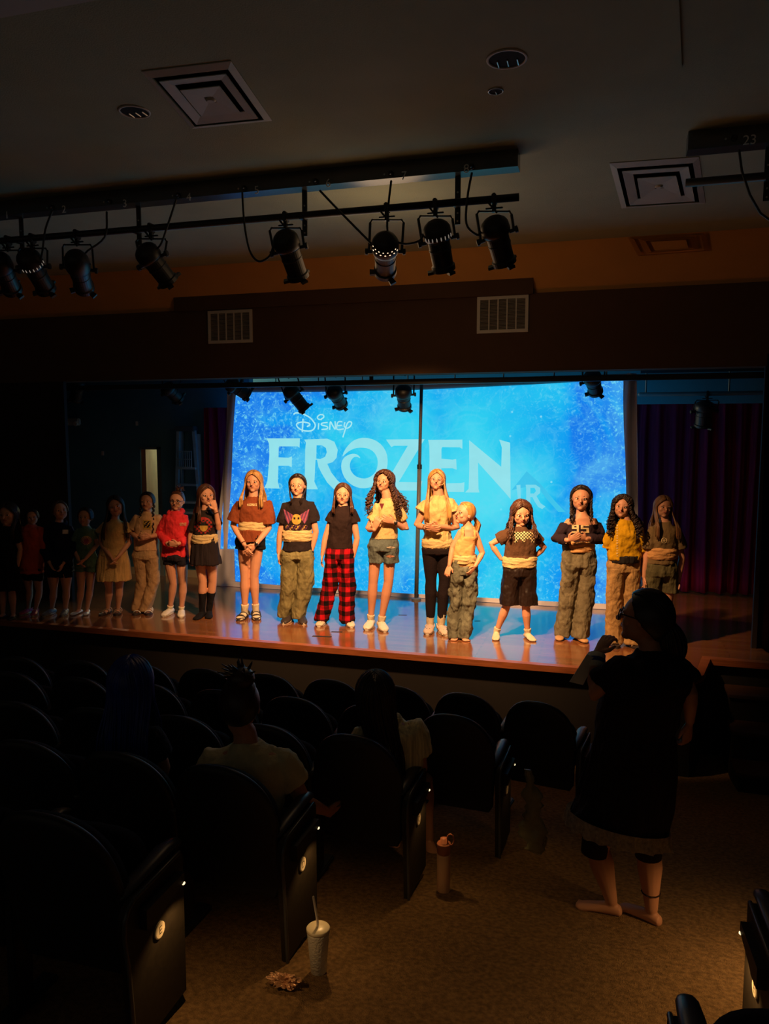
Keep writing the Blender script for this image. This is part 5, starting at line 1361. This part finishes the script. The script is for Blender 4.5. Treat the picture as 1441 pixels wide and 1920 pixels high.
P.append(dict(label='person in an oversized navy hoodie with a white chest tag, looking to the right', foot=(109, 1154), top=(109, 940), chin=(115, 975), sh=[(88, 985), (134, 987)], el=[(80, 1028), (141, 1030)], wr=[(93, 1056, .14), (119, 1056, .14)], ha=[(100, 1068, .16), (113, 1068, .16)], wa=(111, 1035, 24), hi=(111, 1062, 25), kn=[(98, 1110), (122, 1110)], ft=[(94, 1152), (122, 1152)], hair=('short', 'brown'), hy=35, shirt=('hood', cloth('navy_hoodie', (24, 26, 52)), 1072, 29, 1.9, .048), pants=('shorts', cloth('black_short', (22, 20, 26)), [(99, 1082, 12), (121, 1082, 12)]), shoe=('sneaker', mat('grey_shoe', (.2, .22, .25), .6)), prints=[('chest_tag', (117, 993, 128, 1001), full, [white_shoe], 'shirt')], coarse=1))
P.append(dict(label='person in a pale green printed tee and matching shorts near the dim left end', foot=(157, 1154), top=(161, 953), chin=(159, 986), sh=[(143, 994), (179, 993)], el=[(139, 1028), (182, 1022)], wr=[(148, 1052, .12), (160, 1048, .14)], ha=[(154, 1060, .15), (150, 1057, .16)], wa=(161, 1030, 17), hi=(161, 1055, 20), kn=[(149, 1105), (166, 1105)], ft=[(145, 1151), (163, 1151)], hair=('short', 'dark'), shirt=('tee', cloth('sage_tee', (95, 125, 100)), 1045, 20, .55, .055), pants=('shorts', cloth('sage_shorts', (95, 125, 100)), [(150, 1072, 11), (171, 1072, 11)]), shoe=('flat', mat('white_flat', (.5, .52, .55), .5)), prints=[('shirt_print', (151, 1003, 172, 1022), blob, [c_pk, c_cream, c_pk], 'shirt')], coarse=1))
P.append(dict(label='person with very long dark hair in a cream puff sleeve dress', foot=(210, 1154), top=(213, 932), chin=(220, 968), sh=[(191, 982), (240, 980)], el=[(188, 1017), (243, 1017)], wr=[(208, 1044, .13), (221, 1044, .13)], ha=[(217, 1056, .15), (213, 1055, .15)], wa=(213, 1025, 21), hi=(212, 1052, 27), kn=[(202, 1105), (221, 1105)], ft=[(199, 1151), (221, 1151)], hair=('long', 'dark', 1012, 24), hy=15, shirt=('tee', cloth('cream_dress', (205, 165, 105)), 1040, 24, .42, .080), pants=('skirt', cloth('cream_dress', (205, 165, 105)), 1087, 31), shoe=('sandal', mat('tan_strap', (.3, .2, .14), .6), sole_k), legw=1.0))
P.append(dict(label='person with two dark braids in a beige printed tee and beige wide trousers', foot=(272, 1154), top=(275.4, 924), chin=(277, 957), sh=[(252, 967), (301, 967)], el=[(246, 999), (303, 1001)], wr=[(261, 1011, .15), (283, 1006, .15)], ha=[(270, 1006, .18), (270, 1008, .18)], wa=(275, 1010, 23), hi=(274, 1040, 24), kn=[(264, 1092), (284, 1092)], ft=[(262, 1150), (279, 1150)], hair=('braids', 'dark', [(268, 1000), (291, 995)]), shirt=('tee', cloth('beige_tee', (205, 160, 115)), 1031, 23, .75, .058), pants=('pants', cloth('beige_trousers', (175, 140, 100)), [(264, 1143, 9), (284, 1143, 11.5)], .035, [11, 12]), shoe=('sandal', mat('white_strap', (.6, .55, .5), .6), sole_k), hand='clasp', prints=[('shirt_print', (268, 975, 284, 992), rect_dots, [c_blk, c_yel], 'shirt')], pfold=.012))
P.append(dict(label='person with hair bun and glasses in a coral red hoodie and dark shorts', foot=(330, 1156), top=(332, 922), chin=(331.5, 957), sh=[(307, 967), (350, 965)], el=[(298, 1000), (351, 1008)], wr=[(316, 1022, .15), (334, 1020, .17)], ha=[(332, 1021, .18), (318, 1020, .19)], wa=(328, 1015, 22), hi=(328, 1042, 24), kn=[(322, 1096), (342, 1096)], ft=[(316, 1152), (340, 1154)], hair=('bun', 'brown'), shirt=('hood', cloth('coral_hoodie', (225, 52, 58)), 1043, 25, 1.85, .046), pants=('shorts', cloth('navy_shorts', (34, 30, 38)), [(318, 1058, 12), (341, 1058, 12)]), shoe=('sneaker', white_shoe), socks=(sock_w, .88), hand='clasp', curl=.9, extras=[glasses, micro], prints=[('chest_print', (337, 980, 349, 986), smalltext, [c_print], 'shirt')], fold=.02))
P.append(dict(label='person in a black printed tee and black skirt, holding one fist at the mouth', foot=(387, 1161), top=(384.7, 910.5), chin=(388, 948), sh=[(363, 964), (409, 965)], el=[(357, 1006), (410, 990, .06)], wr=[(357, 1042), (404, 956, .14)], ha=[(358, 1060), (399, 941, .15)], wa=(384, 1000, 21), hi=(384, 1034, 24), kn=[(378, 1092), (396, 1092)], ft=[(376, 1158), (392, 1156)], hair=('long', 'brown', 978, 20), hy=28, part=.2, shirt=('tee', cloth('black_tee', (40, 30, 26)), 1003, 22, .72, .060), belt=(c_cream, 1001, 1018), pants=('skirt', cloth('black_skirt', (34, 26, 28)), 1057, 30), socks=(sock_k, .36), hand=('hang', 'clasp'), curl=1.0, prints=[('shirt_print', (364, 966, 398, 1001), blob, [c_blk, c_red, c_yel], 'shirt')], extras=[bracelet(1)]))
P.append(dict(label='person with long blond hair in a rust brown tee and black shorts, hands clasped low', foot=(467, 1160), top=(476, 884.5), chin=(475.5, 923), sh=[(443, 941), (507, 939)], el=[(437, 985), (504, 990)], wr=[(458, 1021, .16), (479, 1021, .16)], ha=[(467, 1040, .18), (463, 1037, .19)], wa=(473, 984, 23), hi=(470, 1014, 27), kn=[(458, 1082), (475, 1082)], ft=[(456, 1159), (480, 1158)], hair=('long', 'blond', 950, 22), shirt=('tee', cloth('rust_tee', (125, 62, 34)), 978, 25, .82, .085), belt=(c_cream, 977, 997, 24.5), pants=('shorts', cloth('black_shorts', (22, 17, 18)), [(455, 1029, 14.5), (483, 1029, 14.5)]), socks=(sock_w, .80), shoe=('sandal', sole_k, sole_k), hand='clasp', extras=[watch(1), bracelet(0), undershirt_line(992, 1014, 24, cloth('rust_tee', (125, 62, 34)), 'shirt_hem', .008)], prints=[('chest_text', (463, 944, 481, 949), smalltext, [c_print], 'shirt')], hy=-4, brow='lightbrown'))
P.append(dict(label='person with tied dark hair in a black winged skull print tee and wide olive jeans', foot=(555, 1167), top=(558, 891.5), chin=(557, 929.5), sh=[(530, 944), (588, 941)], el=[(525, 1000), (592, 998)], wr=[(522, 1036), (583, 1036)], ha=[(523, 1055), (580, 1058)], wa=(557, 1003, 25.5), hi=(557, 1038, 31), kn=[(542, 1096), (571, 1096)], ft=[(540, 1165), (566, 1166)], hair=('long', 'dark', 944, 11), hmax=92, nh=150, shirt=('tee', cloth('black_print_tee', (36, 26, 26)), 1032, 27.5, .62, .068), belt=(c_cream, 993, 1014, 26.5), pants=('pants', denim('olive_jeans', (120, 112, 76)), [(543, 1154, 12), (569, 1156, 13.5)], .045, [16, 17]), shoe=('sneaker', sole_k, sole_w), hand='hang', extras=[watch(1)], prints=[('shirt_print', (531, 955, 580, 995), wings, [c_pk, c_pr, c_yel], 'shirt')], hy=-3))
P.append(dict(label='person with straight brown hair in a plain black top and red and black plaid trousers', foot=(632, 1172), top=(644, 908.5), chin=(641, 946), sh=[(619, 958), (667, 957)], el=[(610, 1007), (669, 1010)], wr=[(604, 1040), (662, 1044)], ha=[(602, 1060), (659, 1065)], wa=(637, 1002, 22), hi=(636, 1038, 26), kn=[(619, 1098), (651, 1098)], ft=[(604, 1170), (655, 1172)], hair=('long', 'brown', 962, 19), shirt=('tee', cloth('black_top', (38, 24, 22)), 1028, 24, .36, .070), pants=('pants', M_plaid, [(609, 1164, 13.5), (655, 1166, 15)], .035, [14.5, 15]), shoe=('clog', mat('cream_clog', (.55, .48, .36), .5)), hand='hang', nh=150, hmax=112))
P.append(dict(label='person with big curly brown hair in a cream button tee and ripped denim shorts', foot=(712, 1180), top=(723, 885.5), chin=(716, 921), sh=[(702, 947), (751, 943)], el=[(690, 992), (761, 993)], wr=[(701, 993, .15), (739, 979, .14)], ha=[(706, 980, .17), (722, 973, .17)], wa=(722, 990, 22), hi=(718, 1022, 27), kn=[(699, 1094), (728, 1092)], ft=[(693, 1176), (716, 1179)], hair=('curly', 'curlbrown', 968, 33), hy=-22, vol=1.24, nh=230, hmax=108, shirt=('tee', cloth('cream_tee', (205, 175, 120)), 1009, 25.5, .60, .064), pants=('shorts', denim('denim_shorts', (92, 100, 96)), [(704, 1055, 15.5), (733, 1055, 15.5)]), socks=(sock_w, .86), shoe=('sneaker', white_shoe), hand='clasp', extras=[watch(1)], prints=[('ripped_patch', (724, 1024, 741, 1029), lambda u, v: 1 if abs(v-.5) < .4*math.sin(u*3.1) else 0, [mat('denim_threads', (.5, .42, .32), .9)], 'pants'), ('ripped_patch', (722, 1040, 740, 1046), lambda u, v: 1 if abs(v-.5) < .4*math.sin(u*3.1) else 0, [SKIN_D], 'pants'), ('undershirt', (711, 944, 720, 956), lambda u, v: 1 if abs(u-.5) < .5*(1-v) else 0, [mat('maroon_cloth', (.12, .01, .015), .9)], 'shirt')]))
P.append(dict(label='tall person with long straight blond hair in a cream ruffled top and black leggings', foot=(818, 1186), top=(820, 882.5), chin=(817, 919.5), sh=[(793, 941), (851, 938)], el=[(781, 985), (856, 990)], wr=[(800, 990, .14), (822, 987, .14)], ha=[(812, 991, .18), (806, 988, .18)], wa=(820, 986, 23), hi=(820, 1028, 29), kn=[(808, 1088), (833, 1088)], ft=[(805, 1184), (829, 1186)], hair=('long', 'blond', 976, 24), hy=-8, hp=-8, nh=200, shirt=('tee', cloth('cream_ruffle', (208, 180, 122)), 1026, 28, .32, .085), pants=('leggings', cloth('black_leggings', (30, 20, 22)), .82), socks=(sock_w, .75), shoe=('clog', mat('peach_clog', (.55, .42, .33), .5)), hand='clasp', belt=(c_cream, 1010, 1026, 28), fold=.022, extras=[micro, bracelet(0)]))
P.append(dict(label='small child with blond ponytail turned left, in striped tank top and baggy jeans', foot=(866, 1197), top=(876, 943), chin=(866, 984), sh=[(858, 992), (896, 994)], el=[(848, 1027), (904, 1037)], wr=[(842, 1060, .05), (891, 1061, .08)], ha=[(838, 1076, .07), (879, 1078, .10)], wa=(870, 1036, 20), hi=(869, 1068, 24), kn=[(856, 1125), (880, 1125)], ft=[(853, 1197), (868, 1198)], hair=('pony', 'strawberry', (893, 1010, -.08)), hy=-62, ponyx=.1, shirt=('tank', mat('striped_tank', srgb((215, 160, 100)), .9, .12, 40, .2, 90, stretch=(.2, .2, 2.)), 1060, 22, 0, .05), belt=(c_cream, 1040, 1056, 20.5), pants=('pants', denim('baggy_jeans', (104, 104, 88)), [(854, 1190, 13), (878, 1190, 13)], .02, [13.5, 13.5]), hand='clasp', pfold=.035, brow='lightbrown', neckband=0))
P.append(dict(label='child in a brown tee with checkered bear print, hands on hips', foot=(966, 1198), top=(976.5, 940.5), chin=(977.5, 985), sh=[(948, 996), (1003, 995)], el=[(920, 1020, -.02), (1020, 1027, -.02)], wr=[(939, 1048, .0), (1002, 1044, -.02)], ha=[(950, 1052, -.10), (992, 1050, -.12)], wa=(974, 1040, 29), hi=(973, 1070, 30), kn=[(949, 1140), (986, 1140)], ft=[(930, 1196), (991, 1198)], hair=('long', 'brown', 1012, 27), wave=1, hp=10, vol=1.14, shirt=('tee', cloth('brown_tee', (84, 58, 40)), 1045, 30, .62, .066), belt=(c_cream, 1043, 1063, 30.5), pants=('shorts', mat('shiny_shorts', srgb((34, 22, 18)), .45, .2, 8, .2, 20, stretch=(3, 3, .3)), [(954, 1134, 19), (990, 1134, 18)]), socks=(sock_w, .86), hand='clasp', thick=1.15, prints=[('bear_print', (957, 996, 1002, 1017), bear, [c_print, c_blk], 'shirt', .35)]))
P.append(dict(label='person in a dark off shoulder sweater numbered 95 and faded flared jeans', foot=(1078, 1200), top=(1091, 913), chin=(1086.6, 957), sh=[(1060, 973), (1119, 971)], el=[(1042, 1010), (1131, 1012)], wr=[(1064, 1013, .16), (1099, 1010, .16)], ha=[(1078, 1007, .19), (1082, 1006, .19)], wa=(1085, 1014, 27), hi=(1085, 1052, 31), kn=[(1068, 1112), (1098, 1112)], ft=[(1048, 1196), (1086, 1200)], hair=('long', 'dark', 980, 20), hmax=96, wave=1, hy=-15, shirt=('off', cloth('navy_sweater', (46, 32, 40)), 1017, 27, 1.85, .036), belt=(cloth('tan_wrap', (200, 150, 95)), 1014, 1034, 27.5), pants=('pants', denim('faded_jeans', (112, 104, 82)), [(1058, 1190, 14.5), (1090, 1192, 16)], .03, [16, 16.5]), shoe=('flat', mat('tan_shoe', (.5, .28, .12), .6)), hand='clasp', prints=[('number_print', (1070, 984, 1104, 999), d95, [c_print], 'shirt', .4)], extras=[stripe_sleeves(0, c_print), stripe_sleeves(1, c_print)], neckband=0, pfold=.022))
P.append(dict(label='person with long dark curls in a mustard yellow cardigan and khaki trousers', foot=(1168, 1212), top=(1169, 930.5), chin=(1163, 970), sh=[(1146, 986), (1199, 984)], el=[(1139, 1018, -.03), (1207, 1026)], wr=[(1146, 1045, -.1), (1204, 1078)], ha=[(1152, 1055, -.14), (1204, 1098)], wa=(1170, 1034, 29), hi=(1168, 1062, 30), kn=[(1152, 1128), (1183, 1128)], ft=[(1153, 1210), (1185, 1212)], hair=('curly', 'dark', 1008, 30), hy=-22, vol=1.15, nh=200, wave=1, shirt=('long', cloth('mustard_cardigan', (198, 150, 18)), 1047, 30, 1.15, .060), pants=('pants', denim('khaki_trousers', (178, 142, 92)), [(1149, 1200, 15), (1183, 1203, 15)], .03, [15.5, 15.5]), shoe=('sandal', mat('tan_strap', (.3, .2, .14), .6), sole_k), hand='hang', extras=[undershirt_line(1040, 1053, 29, c_blk, 'undershirt')], prints=[('button_row', (1155, 980, 1158, 1046), lambda u, v: 1 if (v*14) % 1 < .4 else 0, [c_print], 'shirt')], fold=.022))
P.append(dict(label='person in an olive tee and olive shorts at the dim right end of the line', foot=(1240, 1214), top=(1245, 932), chin=(1240, 970), sh=[(1217, 988), (1273, 987)], el=[(1211, 1046), (1278, 1046)], wr=[(1207, 1082), (1271, 1090)], ha=[(1206, 1102), (1268, 1110)], wa=(1240, 1036, 27), hi=(1238, 1070, 30), kn=[(1223, 1135), (1252, 1135)], ft=[(1222, 1212), (1256, 1214)], hair=('long', 'lightbrown', 1010, 22), shirt=('tee', cloth('olive_tee', (112, 92, 62)), 1056, 28, .66, .070), belt=(cloth('tan_wrap', (200, 150, 95)), 1026, 1047, 27), pants=('shorts', denim('olive_shorts', (92, 86, 60)), [(1222, 1110, 16), (1254, 1111, 16)]), shoe=('sneaker', white_shoe), hand='hang', prints=[('badge_print', (1239, 1008, 1250, 1019), disc, [c_print], 'shirt')]))
for S_ in P:
    S_.setdefault('curl', .45); build_person(S_)

# ---- standing woman in the aisle, seen from behind
wp = Pf(1195, 1722)
def woman_extras(t, e):
    J, k, R, Fr, Up, px = e['J'], e['k'], e['R'], e['F'], e['Up'], e['px']
    # lace hem
    hb, hw, dd_, tilt, lx, ly = e['G']['hem']; bm = bmesh.new(); L = []
    for i in range(96):
        a = 2*math.pi*i/96; c_, s_ = math.cos(a), math.sin(a); rx = math.copysign(abs(c_)**.91, c_); ry = math.copysign(abs(s_)**.91, s_)
        rf = .012*math.sin(i*1.31)+.006*math.sin(i*.7); o_ = hb+Up*(-tilt*rx)
        L.append((bm.verts.new(o_+lx*rx*(hw+.018)+ly*ry*(dd_+.018)+Up*.035), bm.verts.new(o_+lx*rx*(hw+.024+rf)+ly*ry*(dd_+.024+rf)-Up*(.035+.010*abs(math.sin(i*.65))))))
    for i in range(96): j_ = (i+1) % 96; bm.faces.new([L[i][0], L[i][1], L[j_][1], L[j_][0]])
    bmesh.ops.solidify(bm, geom=bm.faces[:], thickness=.003)
    obj('lace_hem', bm, mat('lace_white', (.50, .46, .38), .9, .3, 60, .6, 120), t)
    j, el, w, h = e['arms'][0]; d = (w-el).normalized()
    bm = bmesh.new(); tube(bm, [w-d*.075, w-d*.005], .043*k, 18, round_=False); o = obj('wrist_cuff', bm, mat('cuff_white', (.55, .53, .45), .9, .05, 20, .5, 200), t, smooth=True)
    bm = bmesh.new(); tube(bm, [w-d*.052, w-d*.03], .0445*k, 18, round_=False); obj('blue_band', bm, mat('cuff_blue', (.03, .05, .22), .9), o, smooth=True)
    # ankle bracelet and leggings cuffs
    h2, kn, an, ft = e['legs'][1]; c = kn.lerp(an, .72); bm = bmesh.new(); tube(bm, [c+V((math.cos(q)*.043*k, math.sin(q)*.043*k, 0)) for q in [rad(30*z) for z in range(13)]], .004, 6, round_=False); obj('anklet', bm, M_iris, t)
    # glasses temple
    bm = bmesh.new(); hl = e['hl']
    for s in (-1, 1):
        tube(bm, [hl(s*.2, 1.02, .05), hl(s*.75, .95, .07), hl(s*.98, .2, .06), hl(s*1.0, -.1, .02)], .003, 6)
        tube(bm, [hl(s*.40+.27*math.cos(q), 1.03, .0+.22*math.sin(q)) for q in [rad(z*30) for z in range(13)]], .003, 6, round_=False)
    obj('glasses', bm, MATS['glasses_rim'], t)
woman = dict(label='barefoot person standing in the aisle in a dark dress with white lace hem, hand raised', P0=wp, gz=wp.z, H=1.63,
    top=(1217, 1113), chin=(1196, 1208), hoff=0, hs=.98, hy=-118, noface=0, sh=[(1150, 1240, .10), (1286, 1240, -.04)], el=[(1112, 1302, .03), (1294, 1302, .05)], wr=[(1118, 1226, -.10), (1292, 1352, .02)], ha=[(1148, 1184, -.14), (1286, 1392, .02)], palm0=(.85, -.5),
    back=1, wa=(1190, 1370, 76, 0), hi=(1182, 1450, 86, 0), tilt=.07, kn=[(1120, 1590, -.03), (1216, 1592, .02)], ft=[(1128, 1710), (1205, 1722)], ftz=1, fdir=[(-.95, .15, -.02), (-.8, .55, -.02)], thick=1.35, legw=1.15,
    hair=('pony', 'black', (1268, 1236, .02)), ponyx=.0, ponr=.060, ponh=.0, vol=1.24, hairline=.42, skin=SKIN_D, hand='clasp', curl=.9, brow='dark',
    shirt=('tee', cloth('dark_dress', (26, 14, 18)), 1440, 78, .60, .085), pants=('skirt', cloth('dark_dress', (26, 14, 18)), 1548, 97, 1162), inf=.02, group='', extras=[woman_extras])
woman['group'] = None
tw = build_person(woman); tw.pop('group', None) if 'group' in tw else None
# leggings below the dress
Jw = lambda x, y, off: CAM+ray(x, y)*(((wp-CAM).dot(fh)-off)/ray(x, y).dot(fh))
for a_, b_ in ((Jw(1120, 1550, -.01), Jw(1113, 1600, -.01)), (Jw(1215, 1560, .02), Jw(1215, 1606, .02))):
    bm = bmesh.new(); tube(bm, [a_, b_], [.068, .063], 16, round_=False); obj('legging', bm, cloth('black_leggings', (30, 20, 22)), tw, smooth=True)
bm = bmesh.new(); q = Jw(1092, 1250, -.05); quadbox(bm, [Jw(1100, 1226, -.05), Jw(1118, 1236, -.05), Jw(1092, 1284, -.05), Jw(1067, 1278, -.05)], -fh, .004)
tag(obj('paper', bm, mat('paper_grey', (.5, .5, .45), .8), origin=q), 'small pale folded paper held by the standing person near the raised arm', 'paper')
# back-hanging bun bulk of the woman's hair
# ---- seated audience
def seated(label, yy, gz_, **S):
    sx, sy = S['top']; d = ray(sx, sy); p = CAM+d*(yy/d.y); S['P0'] = V((p.x, p.y, floor_z(p.y))); S['label'] = label; S['group'] = None
    S.setdefault('legs3', [((-.09, .38, .02), (-.10, .46, -.38)), ((.09, .38, .02), (.10, .46, -.38))])
    S.setdefault('back', 1); S.setdefault('H', 1.6); S.setdefault('ft', None)
    t = build_person(S); 
    if 'group' in t: del t['group']
    return t
seated('seated person from behind with dark hair piled in a bun and a pale tan top', 3.02, 0, top=(450, 1275), chin=(448, 1372), hs=.95, hy=180, noface=1, sh=[(378, 1412), (548, 1412)], el=[(375, 1500, -.02), (570, 1505, -.05)], wr=[(395, 1560, -.22), (610, 1520, -.28)], ha=[(410, 1570, -.3), (630, 1522, -.38)], wa=(452, 1560, 64), hi=(452, 1610, 72), hair=('bun', 'dark'), bunx=-.1, bunr=.72, skin=SKIN_D,
    shirt=('tee', cloth('tan_top', (200, 190, 150)), 1590, 66, .5, .075), pants=('shorts', cloth('dark_trousers', (20, 20, 24)), [(430, 1600, 40), (480, 1600, 40)]), hand='clasp', brow='dark', H=1.65)
seated('seated person leaning right, dark hair over the back of a cream striped shirt', 3.82, 0, top=(702, 1262), chin=(705, 1345), hs=.98, hy=180, noface=1, sh=[(664, 1372), (792, 1350)], el=[(668, 1440, 0), (790, 1440, -.02)], wr=[(690, 1490, -.2), (775, 1490, -.22)], ha=[(700, 1495, -.3), (765, 1495, -.3)], wa=(745, 1460, 48), hi=(735, 1520, 60), hair=('long', 'dark', 1450, 30), hmax=150, skin=SKIN_D,
    shirt=('tee', mat('striped_shirt', srgb((215, 205, 160)), .9, .35, 30, .2, 60, stretch=(2.2, 2.2, .05)), 1500, 55, .6, .075), pants=('shorts', cloth('dark_trousers', (20, 20, 24)), [(720, 1500, 30), (755, 1500, 30)]), hand='clasp', H=1.6)
seated('seated person from behind with long loose blue hair', 3.02, 0, top=(245, 1238), chin=(245, 1325), hs=.98, hy=180, noface=1, sh=[(185, 1368), (300, 1368)], el=[(178, 1440, 0), (306, 1440, -.02)], wr=[(200, 1490, -.2), (290, 1490, -.22)], ha=[(210, 1495, -.3), (275, 1495, -.3)], wa=(243, 1500, 52), hi=(243, 1560, 60), hair=('long', 'blue', 1425, 46), vol=1.16, nh=230, hmax=150, skin=SKIN_D,
    shirt=('tee', cloth('dark_top', (18, 18, 26)), 1540, 58, .6, .075), pants=('shorts', cloth('dark_trousers', (20, 20, 24)), [(225, 1540, 30), (260, 1540, 30)]), hand='clasp', H=1.6)

for key in ((3, 0), (2, 0), (3, 1)):            # occupied seats are folded down
    s_ = seats[key]
    for ch in COL.objects:
        if ch.parent == s_ and ch.name.startswith('seat_cushion'):
            Rm = Matrix.Rotation(rad(-78), 4, 'X'); h_ = V((0, .16, .40)); ch.matrix_local = Matrix.Translation(h_-V((0, 0, 0))) @ Rm @ Matrix.Translation(-V((0, .14, .30)))
# ================================================================== STAGE LIGHT (lamps of the fixtures on the bar, plus an added fill)
def beam(px, target, e, angle, blend, col=AMBER):
    x = Py(px, 391, TY).x; p = V((x, TY+.30, BZ-.42))
    return spot('spotlight_beam', p, target, e, col, angle, blend, .07)
beam(725, (-2.1, 7.9, 1.1), 900, 78, .8)
beam(535, (-3.5, 7.6, 1.2), 480, 56, .9)
beam(816, (-.35, 7.6, 1.2), 560, 50, .8)
g = bpy.data.lights.new('soffit_fill', 'POINT'); g.energy = 9; g.color = (1, .6, .3); g.shadow_soft_size = .4  # added point light brightening soffit, header and ceiling in place of stage bounce
go = bpy.data.objects.new('soffit_fill', g); COL.objects.link(go); go.location = Py(722, 516, TY+.55)
# remove helper-only data
for o in list(bpy.data.objects):
    if 'label' in o and o['label'] == 'x': o['label'] = 'black round-topped auditorium seat'
